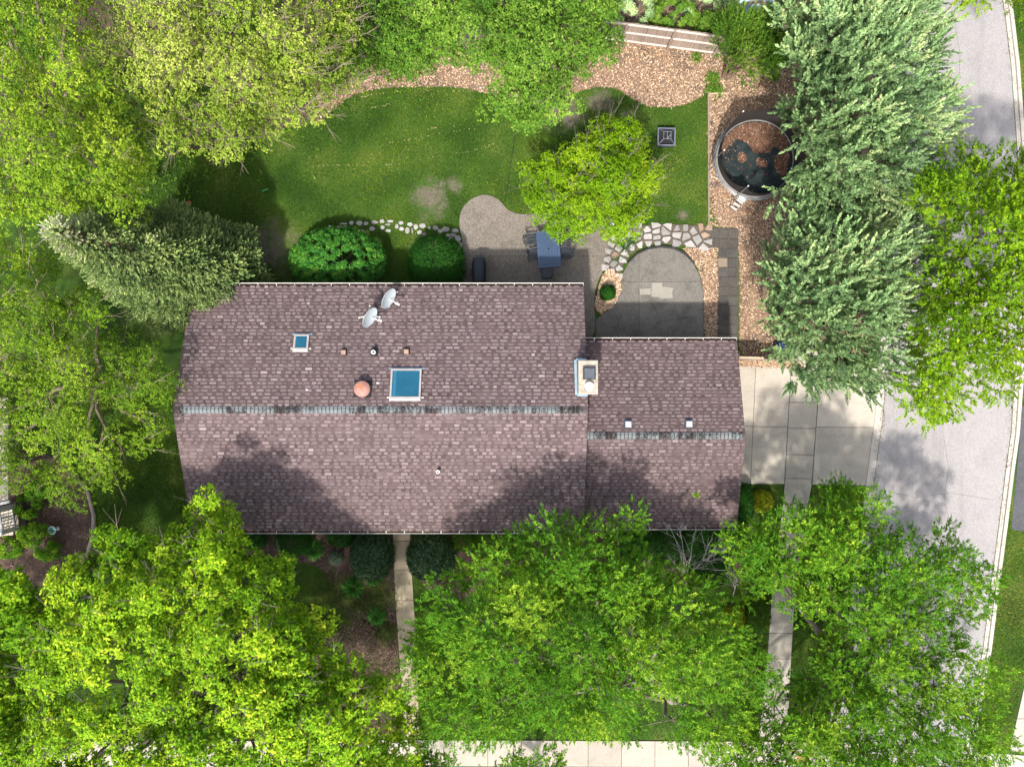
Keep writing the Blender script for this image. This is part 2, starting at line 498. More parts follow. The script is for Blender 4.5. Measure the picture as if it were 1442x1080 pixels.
M['red'] = plain('red_plastic', (0.32, 0.03, 0.03), 0.5)
M['porch_board'] = plain('porch_board', (0.36, 0.31, 0.255), 0.8, var=0.12)
M['dark_gap'] = plain('dark_gap', (0.012, 0.012, 0.014), 0.7)
M['teal_glaze'] = plain('teal_glaze', (0.10, 0.32, 0.36), 0.3)
M['clip'] = plain('dry_clippings', (0.27, 0.26, 0.10), 0.9, var=0.3)

def bark(name, a, b):
    t = NT(name)
    M[name] = t.fin(t.ramp(t.noise(9, 6, 0.75, stretch=(1, 1, 0.35)), [(0.3, a), (0.7, b)]), 0.9, 0, 0.15)
    t.bump(t.noise(22, 5, 0.8), 0.03, 0.8)
bark('bark_grey', (0.09, 0.075, 0.06), (0.23, 0.195, 0.16))
bark('bark_tan', (0.12, 0.092, 0.065), (0.27, 0.215, 0.16))
bark('bark_dead', (0.17, 0.15, 0.14), (0.36, 0.33, 0.32))
bark('bark_red', (0.08, 0.055, 0.04), (0.19, 0.135, 0.095))

M['leaf_lime'] = leaf_mat('lime_leaves', [(0, (0.042, 0.100, 0.006)), (0.45, (0.122, 0.228, 0.013)), (0.8, (0.278, 0.391, 0.025)), (1, (0.470, 0.542, 0.056))])
M['leaf_twiggy'] = leaf_mat('pale_lime_leaves', [(0, (0.054, 0.111, 0.010)), (0.45, (0.160, 0.253, 0.022)), (0.8, (0.302, 0.387, 0.050)), (1, (0.450, 0.492, 0.103))])
M['leaf_maple'] = leaf_mat('yellow_green_maple_leaves', [(0, (0.040, 0.120, 0.006)), (0.45, (0.114, 0.260, 0.009)), (0.75, (0.273, 0.445, 0.014)), (1, (0.537, 0.600, 0.041))])
M['leaf_ash'] = leaf_mat('fresh_green_ash_leaves', [(0, (0.022, 0.090, 0.005)), (0.5, (0.071, 0.207, 0.012)), (0.8, (0.164, 0.312, 0.017)), (1, (0.339, 0.464, 0.033))])
M['leaf_deep'] = leaf_mat('mid_green_leaves', [(0, (0.026, 0.082, 0.009)), (0.5, (0.081, 0.183, 0.018)), (0.8, (0.164, 0.279, 0.030)), (1, (0.290, 0.392, 0.065))])
M['leaf_bright'] = leaf_mat('bright_leaves', [(0, (0.036, 0.108, 0.003)), (0.45, (0.107, 0.228, 0.006)), (0.8, (0.217, 0.351, 0.009)), (1, (0.340, 0.448, 0.020))])
M['juniper'] = leaf_mat('blue_green_conifer_needles', [(0, (0.040, 0.084, 0.032)), (0.4, (0.136, 0.241, 0.097)), (0.75, (0.321, 0.475, 0.195)), (1, (0.548, 0.600, 0.286))], 0.2)
M['spruce'] = leaf_mat('grey_green_conifer_needles', [(0, (0.039, 0.080, 0.027)), (0.4, (0.147, 0.233, 0.074)), (0.7, (0.313, 0.413, 0.126)), (0.88, (0.464, 0.532, 0.180)), (1, (0.516, 0.500, 0.383))], 0.18)
M['shrub_mid'] = leaf_mat('mid_green_shrub_leaves', [(0, (0.007, 0.048, 0.008)), (0.5, (0.028, 0.131, 0.017)), (0.85, (0.073, 0.218, 0.024)), (1, (0.179, 0.320, 0.034))], 0.2)
M['boxwood'] = leaf_mat('dark_boxwood_leaves', [(0, (0.009, 0.041, 0.006)), (0.6, (0.019, 0.086, 0.008)), (0.9, (0.037, 0.131, 0.013)), (1, (0.076, 0.204, 0.018))], 0.12)
M['boxwood_lime'] = leaf_mat('lime_boxwood_leaves', [(0, (0.02, 0.06, 0.006)), (0.6, (0.06, 0.135, 0.010)), (1, (0.15, 0.23, 0.02))], 0.15)
M['glossy'] = leaf_mat('glossy_dark_leaves', [(0, (0.008, 0.035, 0.010)), (0.6, (0.022, 0.075, 0.020)), (0.9, (0.09, 0.15, 0.05)), (1, (0.17, 0.23, 0.08))], 0.12, 0.4, 0.4)
M['gold'] = leaf_mat('golden_shrub_leaves', [(0, (0.10, 0.14, 0.008)), (0.6, (0.27, 0.31, 0.012)), (1, (0.42, 0.42, 0.03))], 0.2)
M['pale_shrub'] = leaf_mat('pale_grey_green_leaves', [(0, (0.07, 0.11, 0.06)), (1, (0.30, 0.36, 0.24))], 0.15)
M['flower'] = leaf_mat('moss_ground_cover_leaves', [(0, (0.03, 0.05, 0.012)), (0.6, (0.07, 0.10, 0.02)), (1, (0.13, 0.15, 0.03))], 0.15)

# ------------------------------------------------------------------ foliage generators
def leaf_verts(P, A, N, L, Wd, tint, fold=0.18, droop=0.12):
    B = unit(np.cross(A, N))
    L = L[:, None]; Wd = Wd[:, None]
    v0 = P
    v1 = P + A * L * 0.45 + B * Wd * 0.5 + N * Wd * fold
    v2 = P + A * L - N * L * droop
    v3 = P + A * L * 0.45 - B * Wd * 0.5 + N * Wd * fold
    n = len(P)
    V = np.stack([v0, v1, v2, v3], 1).reshape(-1, 3)
    Fc = np.arange(4 * n).reshape(n, 4)
    return V, Fc, np.repeat(np.clip(tint, 0, 1), 4)

def rosettes(T, TN, tt, m, L, Wd, jit=0.5):
    """m leaves radiating from every tip T with normal TN"""
    n = len(T)
    ref = rand_unit(n)
    U = unit(np.cross(TN, ref)); Vv = np.cross(TN, U)
    ang = rng.uniform(0, 6.28, n)[:, None] + np.arange(m)[None] * (6.283 / m) + rng.normal(0, .35, (n, m))
    A = U[:, None] * np.cos(ang)[..., None] + Vv[:, None] * np.sin(ang)[..., None] + TN[:, None] * rng.uniform(-.25, .35, (n, m, 1))
    A = unit(A.reshape(-1, 3))
    N = unit(np.repeat(TN, m, 0) + rng.normal(0, jit, (n * m, 3)))
    N = unit(N - A * (N * A).sum(1, keepdims=True))
    P = np.repeat(T, m, 0) + rng.normal(0, .03, (n * m, 3))
    return leaf_verts(P, A, N, L * rng.uniform(.7, 1.2, n * m), Wd * rng.uniform(.75, 1.2, n * m), np.repeat(tt, m) + rng.normal(0, .13, n * m))

def sprays(T, TN, D, tt, m, S, L, Wd):
    """m leaflets along a drooping stalk of length S leaving T in direction D"""
    n = len(T)
    s = (np.arange(m) / (m - 1.0))[None, :, None]
    Bd = unit(np.cross(D, TN))
    side = np.where(np.arange(m) % 2 == 0, 1.0, -1.0)[None, :, None]
    P = T[:, None] + D[:, None] * S[:, None, None] * s - np.array([0, 0, 1.0]) * (s ** 2) * S[:, None, None] * 0.25
    A = D[:, None] * (0.55 + 0.5 * s) + Bd[:, None] * side * (0.95 - 0.7 * s) + rng.normal(0, .22, (n, m, 3))
    A = unit(A.reshape(-1, 3)); P = P.reshape(-1, 3)
    N = unit(np.repeat(TN, m, 0) + rng.normal(0, .35, (n * m, 3)))
    N = unit(N - A * (N * A).sum(1, keepdims=True))
    return leaf_verts(P, A, N, L * rng.uniform(.75, 1.2, n * m), Wd * rng.uniform(.75, 1.2, n * m), np.repeat(tt, m) + rng.normal(0, .12, n * m))

def plumes(T, D, tt, m, S, L, Wd):
    """feathery conifer sprays: m sprigs round an axis D of length S"""
    n = len(T)
    s = ((np.arange(m) + rng.uniform(0, 1, (n, m))) / m)[..., None]
    ref = rand_unit(n)
    U = unit(np.cross(D, ref)); Vv = np.cross(D, U)
    ang = rng.uniform(0, 6.28, (n, m))
    O = U[:, None] * np.cos(ang)[..., None] + Vv[:, None] * np.sin(ang)[..., None]
    P = T[:, None] + D[:, None] * S[:, None, None] * s
    A = unit((D[:, None] * (0.65 + 0.5 * s) + O * (0.85 - 0.45 * s) + np.array([0, 0, .12])).reshape(-1, 3))
    P = P.reshape(-1, 3)
    N = unit(O.reshape(-1, 3) * .35 + np.array([0, 0, .9]) + rng.normal(0, .3, (n * m, 3)))
    N = unit(N - A * (N * A).sum(1, keepdims=True))
    sf = s.reshape(-1)
    return leaf_verts(P, A, N, L * (1.15 - .55 * sf) * rng.uniform(.8, 1.2, n * m), Wd * rng.uniform(.8, 1.2, n * m),
                      np.repeat(tt, m) + .28 * (sf - .5) + rng.normal(0, .06, n * m))

def curve_pts(a, b, k=5, sag=0.0, wob=0.1):
    a = np.array(a, float); b = np.array(b, float); out = []
    for i in range(k):
        t = i / (k - 1)
        p = a + (b - a) * t
        p = p + np.array([0, 0, 1]) * sag * 4 * t * (1 - t)
        if 0 < i < k - 1: p = p + rng.normal(0, wob, 3)
        out.append(p)
    return out

def canopy(name, label, poly, trunk, ht, he, mat, barkm, style='rosette', rc=0.65, K=60, m=6, L=.13, Wd=.075, lobe=2.0,
           under=.35, dens=1.0, twigs=0, group='broadleaf trees round the house', trunk_r=.22, cat='tree', thr=0.0, lobeamp=1.35, tint0=.58, tvar=.1, gap0=.74, rag=1.0, inset=.32, holes=()):
    """poly: crown outline in the photo; its clusters stand at their own heights between he (rim) and ht (top)"""
    poly = np.array(poly, float)
    # ragged rim: every edge broken into shoots and bays
    q = []
    for i in range(len(poly)):
        a = poly[i]; b_ = poly[(i + 1) % len(poly)]; ln = np.hypot(*(b_ - a)); k_ = max(1, int(ln / 13))
        nv = np.array([-(b_ - a)[1], (b_ - a)[0]]) / max(ln, 1e-6)
        for j in range(k_):
            q.append(a + (b_ - a) * (j / k_) + nv * rng.normal(0, 5.0 * rag) + rng.normal(0, 1.5, 2))
    poly = np.array(q)
    lo, hi = poly.min(0), poly.max(0)
    S = (H - (he + ht) / 2) / F
    def sample(n):
        P = rng.uniform(lo, hi, (n * 4, 2)); P = P[inside(P, poly)]
        return P[edge_dist(P, poly) * S > rc * inset]
    q_ = rng.uniform(lo, hi, (4000, 2))
    area = np.prod(hi - lo) * (inside(q_, poly) & (edge_dist(q_, poly) * S > rc * inset)).mean() * S * S
    n_c = int(area / (rc * rc * 1.25) * dens)
    cand = sample(n_c * 3)
    # thinned sampling: keep clusters apart
    keep = []
    dmin = rc * .82 / S
    for p in cand:
        if len(keep) >= n_c: break
        if all((p[0] - q[0]) ** 2 + (p[1] - q[1]) ** 2 > dmin * dmin for q in keep): keep.append(p)
    C2 = np.array(keep)
    for (hx_, hy_, hr_) in holes: C2 = C2[np.hypot(C2[:, 0] - hx_, C2[:, 1] - hy_) > hr_]
    d = edge_dist(C2, poly) * S
    Rm = max(np.percentile(d, 97), 1.0)
    u = np.clip(d / Rm, 0, 1)
    hh = he + (ht - he) * np.sqrt(np.clip(1 - (1 - u) ** 2, 0, 1)) ** .9
    # limbs carry lobes of foliage
    n_l = max(5, int(area / (lobe * lobe * 1.6)))
    cd = sample(500); Lb = [cd[0]]; dm = ((cd - cd[0]) ** 2).sum(1)
    for _ in range(n_l - 1):                     # limbs share the crown out evenly
        i_ = (dm * rng.uniform(.55, 1, len(cd))).argmax(); Lb.append(cd[i_]); dm = np.minimum(dm, ((cd - cd[i_]) ** 2).sum(1))
    Lb = np.array(Lb)
    dl = np.sqrt(((C2[:, None] - Lb[None]) ** 2).sum(2)) * S
    near = dl.argmin(1); nd = dl.min(1)
    hh = hh + lobeamp * (np.exp(-(nd / (lobe * .62)) ** 2) - .55) * 1.3 + rng.normal(0, .25, len(C2))
    hh = np.maximum(hh, he * .6)
    gap = np.exp(-(np.clip(nd / lobe - gap0, 0, None) / .16) ** 2)
    kp = rng.uniform(0, 1, len(C2)) < gap
    C2 = C2[kp]; hh = hh[kp]; near = near[kp]; nd = nd[kp]
    lc = rng.normal(0, tvar, n_l)
    C = np.array([G(p[0], p[1], h) for p, h in zip(C2, hh)])
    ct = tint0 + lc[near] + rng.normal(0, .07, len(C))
    rad = rc * rng.uniform(.8, 1.25, len(C))
    main_n = len(C)
    # under layer
    nu = int(under * len(C))
    if nu:
        ix = rng.integers(0, len(C), nu)
        Cu = C[ix] + np.stack([rng.normal(0, .5, nu), rng.normal(0, .5, nu), -rng.uniform(.35, 1.0, nu) * (ht - he) * .62], 1)
        Cu[:, 2] = np.maximum(Cu[:, 2], he * .75)
        uq = np.stack([721 + Cu[:, 0] * F / (H - Cu[:, 2]), 540 - Cu[:, 1] * F / (H - Cu[:, 2])], 1)
        uk = inside(uq, poly) & (edge_dist(uq, poly) * S > rc * inset)
        for (hx_, hy_, hr_) in holes: uk &= np.hypot(uq[:, 0] - hx_, uq[:, 1] - hy_) > hr_
        Cu = Cu[uk]; ix = ix[uk]
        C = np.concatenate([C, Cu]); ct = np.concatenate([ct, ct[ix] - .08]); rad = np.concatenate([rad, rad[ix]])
    # tips on the cluster ellipsoids
    Tn = len(C)
    k = K
    o = rand_unit(Tn * k); o[:, 2] = np.where(o[:, 2] < -.35, -o[:, 2], o[:, 2])
    rr = rng.uniform(.35, 1.08, Tn * k) ** .6
    base = np.repeat(C, k, 0)
    T = base + o * (np.repeat(rad, k) * rr)[:, None] * np.array([1, 1, .62])
    cen = C[:main_n].mean(0); cen[2] = he
    out = unit(base - cen)
    TN = unit(o * .75 + out * .35 + np.array([0, 0, .75]) + rng.normal(0, .25, (len(T), 3)))
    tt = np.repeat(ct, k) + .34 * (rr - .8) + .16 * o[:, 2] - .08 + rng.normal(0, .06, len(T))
    if style == 'rosette':
        V, Fc, tn = rosettes(T, TN, tt, m, L, Wd)
    elif style == 'spray':
        D = unit(o * .8 + out * .5 + rng.normal(0, .4, o.shape) + np.array([0, 0, .1]))
        V, Fc, tn = sprays(T, TN, D, tt, m, rng.uniform(.18, .34, len(T)), L, Wd)
    elif style == 'plume':
        D = unit(o * .55 + out * .55 + np.array([0, 0, .38]) + rng.normal(0, .22, o.shape))
        V, Fc, tn = plumes(base + o * (np.repeat(rad, k) * rr * .7)[:, None], D, tt, m, rng.uniform(.4, .95, len(T)) * (1.0 if L > .1 else .7), L, Wd)
    base_pt = G(trunk[0], trunk[1])
    root = empty(name, tuple(base_pt), 0, label, cat, group)
    link('crown', np_mesh('crown', V, Fc, tn, mat), root)
    # trunk, limbs, twigs
    b = MB(); b.smooth = True
    top = np.array([base_pt[0] * .6 + cen[0] * .4, base_pt[1] * .6 + cen[1] * .4, ht * .42])
    b.tube(curve_pts(base_pt - np.array([0, 0, .15]), top, 6, 0, .06), [trunk_r * 1.35, trunk_r, trunk_r * .92, trunk_r * .86, trunk_r * .8, trunk_r * .72], 10)
    ends = []
    for i in range(n_l):
        sel = near == i
        if not sel.any(): ends.append(None); continue
        e = C[:main_n][sel].mean(0) - np.array([0, 0, .45])
        pts = curve_pts(top, e, 6, -.25, .16)
        r0 = trunk_r * .5
        b.tube(pts, list(np.linspace(r0, .035, 6)), 6)
        ends.append(e)
    for j in range(main_n):
        e = ends[near[j]]
        if e is None: continue
        b.tube(curve_pts(e, C[j], 3, 0, .06), [.03, .02, .009], 4, False)
        for q in range(twigs):
            dv = rand_unit(1)[0]; dv[2] = abs(dv[2]) * .7; dv = dv + .5 * unit((C[j] - cen)[None])[0]
            ln = rng.uniform(.5, 1.05)
            p1 = C[j] + dv * ln * .55; p2 = C[j] + dv * ln + rng.normal(0, .1, 3)
            b.tube([C[j], p1, p2], [.016, .012, .006], 3, False)
            for z in range(2):
                b.tube([p1, p1 + (dv + rng.normal(0, .6, 3)) * ln * .4], [.009, .004], 3, False)
    b.build('trunk', barkm, root)
    return root

def shrub(name, label, px, py, rx, ry, h, mat, n, L, Wd, style='clip', group=None, clumps=0, cat='shrub', m=6, flat=.9, parent_h=0.0, seedy=.5):
    """dome shrub standing on the ground, rx, ry in photo pixels"""
    s = (H - h * .45) / F
    c = G(px, py, h * .45); cx, cy = c[0], c[1]
    rx *= s; ry *= s
    root = empty(name, (cx, cy, 0), 0, label, cat, group)
    if clumps:
        o = rand_unit(clumps); o[:, 2] = np.abs(o[:, 2])
        C = np.array([cx, cy, h * .30]) + o * np.array([rx * .82, ry * .82, h * .56])
        k = max(4, n // (clumps * m))
        rr = min(rx, ry) * (2.0 / math.sqrt(clumps)) * .62
        q = rand_unit(clumps * k); q[:, 2] = np.where(q[:, 2] < -.3, -q[:, 2], q[:, 2])
        oo = np.repeat(o, k, 0)
        T = np.repeat(C, k, 0) + q * rr * rng.uniform(.7, 1.08, (len(q), 1))
        TN = unit(q + oo * .5 + np.array([0, 0, .45]))
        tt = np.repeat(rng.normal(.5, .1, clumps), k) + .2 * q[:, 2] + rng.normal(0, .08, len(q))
        V, Fc, tn = rosettes(T, TN, tt, m, L, Wd, .35)
    else:
        k = n // m
        k *= 2
        q = rand_unit(k); q[:, 2] = np.abs(q[:, 2]) * 1.0 - .12
        e = 2.6
        q2 = np.sign(q) * np.abs(q) ** .85
        T = np.array([cx, cy, h * .32]) + q2 * np.array([rx, ry, h * .66]) * rng.uniform(.80, 1.03, (k, 1)) ** .8
        TN = unit(q / np.array([rx, ry, h * .66]) + rng.normal(0, .25, (k, 3)))
        V, Fc, tn = rosettes(T, TN, seedy + rng.normal(0, .16, k), m, L, Wd, .5)
    V[:, 2] = np.maximum(V[:, 2], .01)
    link('foliage', np_mesh('foliage', V, Fc, tn, mat), root)
    b = MB()
    # woody core: stems plus a dense inner mass of dark twigs
    for i in range(9):
        a = i * .7
        b.tube(curve_pts((cx + .06 * math.cos(a), cy + .06 * math.sin(a), -.03), (cx + rx * .55 * math.cos(a), cy + ry * .55 * math.sin(a), h * .45), 4, .05, .03), [.03, .022, .014, .006], 5)
    b.build('stem', M['bark_grey'], root)
    return root

def plume_cone(V_list, apex, base, R0, h0, n, S, L, Wd, top_tint=0.0):
    """conifer shell between base (ground) and apex: clumps of upward sprays"""
    apex = np.array(apex, float); base = np.array(base, float)
    t = rng.uniform(0, 1, n * 3); t = t[rng.uniform(0, 1, len(t)) < (1.02 - t)][:n]
    n = len(t); a = rng.uniform(0, 6.283, n)
    z = h0 + (apex[2] - h0) * t
    r = R0 * np.where(t < .16, .80 + 1.25 * t, (1 - (t - .16) / .84) ** .88)
    lump = 1 + .10 * np.sin(a * 5 + z * 2.2) + .07 * np.sin(a * 9 - z * 3.1)
    r = r * lump * rng.uniform(.72, 1.03, n) + .05
    cx = base[0] + (apex[0] - base[0]) * z / apex[2]; cy = base[1] + (apex[1] - base[1]) * z / apex[2]
    O = np.stack([np.cos(a), np.sin(a), np.zeros(n)], 1)
    T = np.stack([cx, cy, z], 1) + O * r[:, None]
    D = unit(O * .75 + np.array([0, 0, .75]) + rng.normal(0, .25, (n, 3)))
    tt = .48 + rng.normal(0, .09, n) + .12 * np.sin(a * 5 + z * 2.2) + top_tint * np.clip((t - .80) / .12, 0, 1)
    V_list.append(plumes(T, D, tt, 16, rng.uniform(.6, 1.2, n) * S, L, Wd))

def join_parts(parts):
    V = []; Fs = []; T = []; off = 0
    for v, f, tn in parts:
        V.append(v); Fs.append(f + off); T.append(tn); off += len(v)
    return np.concatenate(V), np.concatenate(Fs), np.concatenate(T)

def struct(name, mb, mat, parent=None):
    o = mb.build(name, mat, parent)
    if parent is None: o['kind'] = 'structure'
    return o

# ================================================================== THE SETTING
b = MB(); b.add([(-160, -160, 0), (160, -160, 0), (160, 160, 0), (-160, 160, 0)], [(0, 1, 2, 3)])
struct('ground', b, M['lawn'])

def sheet(name, poly_px, z, mat, smooth=2):
    p = smooth_poly(poly_px, smooth) if smooth else poly_px
    b = MB(); b.prism(W(p), -0.05, z)
    return struct(name, b, mat)

MULCH_N = [(452, 176), (470, 150), (500, 132), (540, 124), (600, 122), (660, 124), (740, 150), (790, 140), (835, 122), (868, 124), (890, 140), (915, 151), (945, 152), (970, 146), (996, 132), (998, 60), (990, -120), (420, -120), (430, 60)]
MULCH_NW = [(-80, 240), (200, 230), (330, 200), (440, 172), (452, 176), (430, 60), (420, -120), (-80, -120)]
MULCH_E = [(996, 60), (998, 318), (1040, 322), (1042, 420), (1040, 516), (1110, 516), (1240, 514), (1262, 350), (1262, 100), (1240, -120), (996, -120)]
MULCH_P = [(960, 349), (985, 349), (1012, 350), (1010, 478), (991, 479), (991, 410), (984, 380), (972, 362)]
MULCH_I = [(857, 379), (874, 389), (874, 410), (862, 432), (845, 443), (837, 432), (842, 410), (848, 388)]
MULCH_F1 = [(330, 740), (553, 740), (556, 800), (560, 880), (545, 900), (500, 890), (480, 850), (455, 800), (420, 790), (370, 785), (335, 780)]
MULCH_F2 = [(578, 740), (1060, 735), (1050, 800), (980, 830), (900, 800), (800, 790), (700, 800), (670, 830), (640, 850), (600, 830), (584, 800)]
MULCH_W = [(-80, 640), (60, 630), (110, 670), (126, 700), (131, 735), (125, 765), (105, 800), (60, 830), (-80, 830)]
MULCH_D = [(560, 860), (565, 960), (568, 1030), (520, 1040), (470, 1000), (430, 930), (480, 880)]
sheet('mulch_bed', MULCH_N, 0.012, M['mulch'])
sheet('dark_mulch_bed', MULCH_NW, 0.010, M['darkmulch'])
sheet('mulch_bed', MULCH_E, 0.016, M['mulch'])
sheet('mulch_bed', MULCH_P, 0.016, M['mulch'], 1)
sheet('mulch_bed', MULCH_I, 0.10, M['mulch'])
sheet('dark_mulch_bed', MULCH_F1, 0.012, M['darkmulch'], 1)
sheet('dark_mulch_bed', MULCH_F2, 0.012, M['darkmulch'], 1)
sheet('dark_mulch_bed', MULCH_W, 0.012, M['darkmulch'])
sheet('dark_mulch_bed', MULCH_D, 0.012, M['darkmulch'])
b = MB(); b.prism(W([(1036, 507), (1112, 507), (1240, 510), (1240, 518), (1112, 517), (1040, 515)]), -.05, .03)
# ------- road
RIGHT = [(1385, -160), (1408, -20), (1415, 24), (1423, 90), (1431, 200), (1436, 300), (1436, 400), (1433, 480), (1427, 555), (1423, 610), (1416, 660), (1406, 740), (1396, 815), (1384, 910), (1368, 1000), (1345, 1110), (1310, 1260)]
def offset(poly, d):
    P = np.array(poly, float); out = []
    for i in range(len(P)):
        tdir = P[min(i + 1, len(P) - 1)] - P[max(i - 1, 0)]; tdir /= np.linalg.norm(tdir)
        nrm = np.array([-tdir[1], tdir[0]])   # image-left side for a downward path is +x; use sign of d
        out.append(tuple(P[i] + nrm * d))
    return out
LEFT = offset(RIGHT, 181)
LEFT_K = offset(RIGHT, 193)
RIGHT_K = offset(RIGHT, -11)
def band(name, A, B, z0, z1, mat, parent=None):
    b = MB()
    n = len(A)
    vs = [(*G2(*p), z1) for p in A] + [(*G2(*p), z1) for p in B] + [(*G2(*p), z0) for p in A] + [(*G2(*p), z0) for p in B]
    fs = []
    for i in range(n - 1):
        fs += [(i, n + i, n + i + 1, i + 1), (i + 1, 2 * n + i + 1, 2 * n + i, i), (n + i, 3 * n + i, 3 * n + i + 1, n + i + 1)]
    fs += [(0, 2 * n, 3 * n, n), (n - 1, 2 * n - 1, 4 * n - 1, 3 * n - 1)]
    b.add(vs, fs)
    return struct(name, b, mat, parent)
def densify(Pl, k=12):
    out = []
    for i in range(len(Pl) - 1):
        for j in range(k):
            t = j / k; out.append((Pl[i][0] * (1 - t) + Pl[i + 1][0] * t, Pl[i][1] * (1 - t) + Pl[i + 1][1] * t))
    return out + [Pl[-1]]
rc_ = MB()
for pl in ([(1330, 620), (1336, 660), (1330, 700), (1338, 745)], [(1240, 690), (1290, 700), (1340, 694), (1400, 704)], [(1345, 30), (1352, 80), (1349, 140), (1356, 200)], [(1300, 780), (1312, 840), (1306, 900)]):
    rc_.tube([(*G2(x + random.uniform(-1, 1), y), .004) for x, y in densify(pl, 5)], .008, 4)
struct('road_crack', rc_, M['joint'])
road = band('road', LEFT, RIGHT, -.1, .006, M['road_surface'])
def kerb(A, B, ztop):
    root = empty('kerb', (*G2(*A[len(A) // 2]), 0), 0, kind='structure')
    A = densify(A); B = densify(B)
    # every third metre a joint
    seg = 8; i = 0
    while i < len(A) - 1:
        j = min(i + seg, len(A) - 1)
        a = A[i:j + 1]; c = B[i:j + 1]
        a = list(a); c = list(c)
        for q in (a, c):
            q[-1] = (q[-1][0] * .94 + q[-2][0] * .06, q[-1][1] * .94 + q[-2][1] * .06)
        band('kerb_stone', a, c, -.1, ztop, M['kerb_concrete'], root)
        i = j
def mid(A, B, t): return [(p[0] * (1 - t) + q[0] * t, p[1] * (1 - t) + q[1] * t) for p, q in zip(A, B)]
LM = mid(LEFT_K, LEFT, .52)
RM = mid(RIGHT_K, RIGHT, .45)
kerb(LEFT_K, LM, .075)
kerb(RM, RIGHT_K, .10)
band('gutter_pan', LM, mid(LEFT_K, LEFT, .93), -.1, .022, M['kerb_concrete'])
band('gutter_pan', mid(RIGHT_K, RIGHT, .93), RM, -.1, .022, M['kerb_concrete'])
b = MB(); b.prism(W([(1438, 572), (1620, 572), (1620, 760), (1436, 748), (1424, 745), (1429, 690), (1434, 640)]), -.05, .012)
struct('neighbour_driveway', b, M['asphalt'])
# ------- slabs: polygon cut by joint lines, every slab its own object
def slabs(name, poly_px, joints, z, mat, gap=.013, thick=.09, piece='slab', bedz=None):
    """joints: list of ((x0,y0),(x1,y1)) photo lines"""
    bed = MB(); bed.prism(W(poly_px), -.06, (z - .02) if bedz is None else bedz)
    root = struct(name, bed, M['joint'])
    cells = [W(poly_px)]
    for (p, q) in joints:
        p = G2(*p); q = G2(*q)
        dx, dy = q[0] - p[0], q[1] - p[1]; L = math.hypot(dx, dy); nx, ny = -dy / L, dx / L
        c = nx * p[0] + ny * p[1]
        new = []
        for ce in cells:
            for s in (1, -1):
                k = clip(ce, nx * s, ny * s, c * s - gap)
                if len(k) >= 3:
                    ar = abs(sum(k[i][0] * k[(i + 1) % len(k)][1] - k[(i + 1) % len(k)][0] * k[i][1] for i in range(len(k)))) / 2
                    if ar > .02: new.append(k)
        cells = new
    for ce in cells:
        bb = MB(); bb.prism(ce, z - thick, z + random.uniform(-.004, .004))
        bb.build(piece, mat, root)
    return root
DJ = lambda y: ((1000, y), (1300, y + 2.5))
slabs('driveway', [(1028, 515), (1113.2, 517), (1108.4, 600), (1103.8, 681), (1054, 681), (1026, 681)],
      [((1064, 510), (1056, 690)), DJ(600)], .05, M['driveway_concrete'])
slabs('sidewalk', [(1116.3, 480), (1156, 482), (1151, 560), (1142, 683), (1135, 720), (1120, 820), (1113, 930), (1108, 1040), (1068, 1040), (1080, 930), (1088, 820), (1101, 720), (1104.6, 683), (1111.5, 560)],
      [DJ(y) for y in (528, 565.5, 602, 639, 672.5, 708, 744, 780, 817, 853, 890, 926, 962, 998)], .052, M['walk_concrete'])
slabs('driveway_apron', [(1156, 517), (1243, 519), (1237.5, 560), (1230, 620), (1224, 683.5), (1143.5, 682), (1149, 600)],
      [DJ(600)], .048, M['driveway_concrete'])
slabs('sidewalk', [(-160, 1046), (40, 1044), (560, 1041), (1240, 1044), (1240, 1080), (560, 1077), (-160, 1082)],
      [((x, 1000), (x, 1100)) for x in list(range(-140, 560, 47)) + [593 + 47 * i for i in range(14)]], .052, M['walk_concrete'])
slabs('front_walk', [(552, 730), (577, 730), (579, 790), (584, 870), (588, 945), (590, 1038), (570, 1038), (566, 970), (561, 900), (557, 840), (554, 760)],
      [((500, y), (640, y)) for y in (761.5, 802.5, 845, 886, 927, 968, 1008)], .052, M['front_walk_concrete'])
b = MB(); b.prism(W([(1255, 1048), (1345, 1056), (1330, 1088), (1260, 1300), (-200, 1300), (-200, 1130), (1020, 1130), (1180, 1110)]), -.06, .011)
struct('cross_street', b, M['road_surface'])
b = MB(); b.prism(W([(1372, 1058), (1480, 1066), (1480, 1300), (1340, 1300)]), -.06, .03)
struct('concrete_apron', b, M['kerb_concrete'])
slabs('sidewalk', [(1443, 960), (1500, 960), (1500, 1062), (1421, 1056)], [((1300, 1010), (1600, 1012))], .05, M['walk_concrete'])
# tactile pad with raised domes in the corner ramp
tp = MB(); tp.prism(W([(1123, 1061), (1137, 1063), (1135, 1075), (1121, 1073)]), .03, .062)
tp_o = tp.build('tactile_pad', M['tactile'])
tag(tp_o, 'red tactile warning pad at the corner sidewalk ramp under the big trees', 'tactile paving')
td = MB()
for i in range(6):
    for j in range(5):
        p = G(1124.5 + i * 2.1 - j * .4, 1063.2 + j * 2.2 + i * .3)
        td.lathe([(.022, .06), (.018, .07), (0.0, .074)], (p[0], p[1], 0), 8)
o = td.build('dome', M['tactile'], tp_o); o['kind'] = 'stuff'
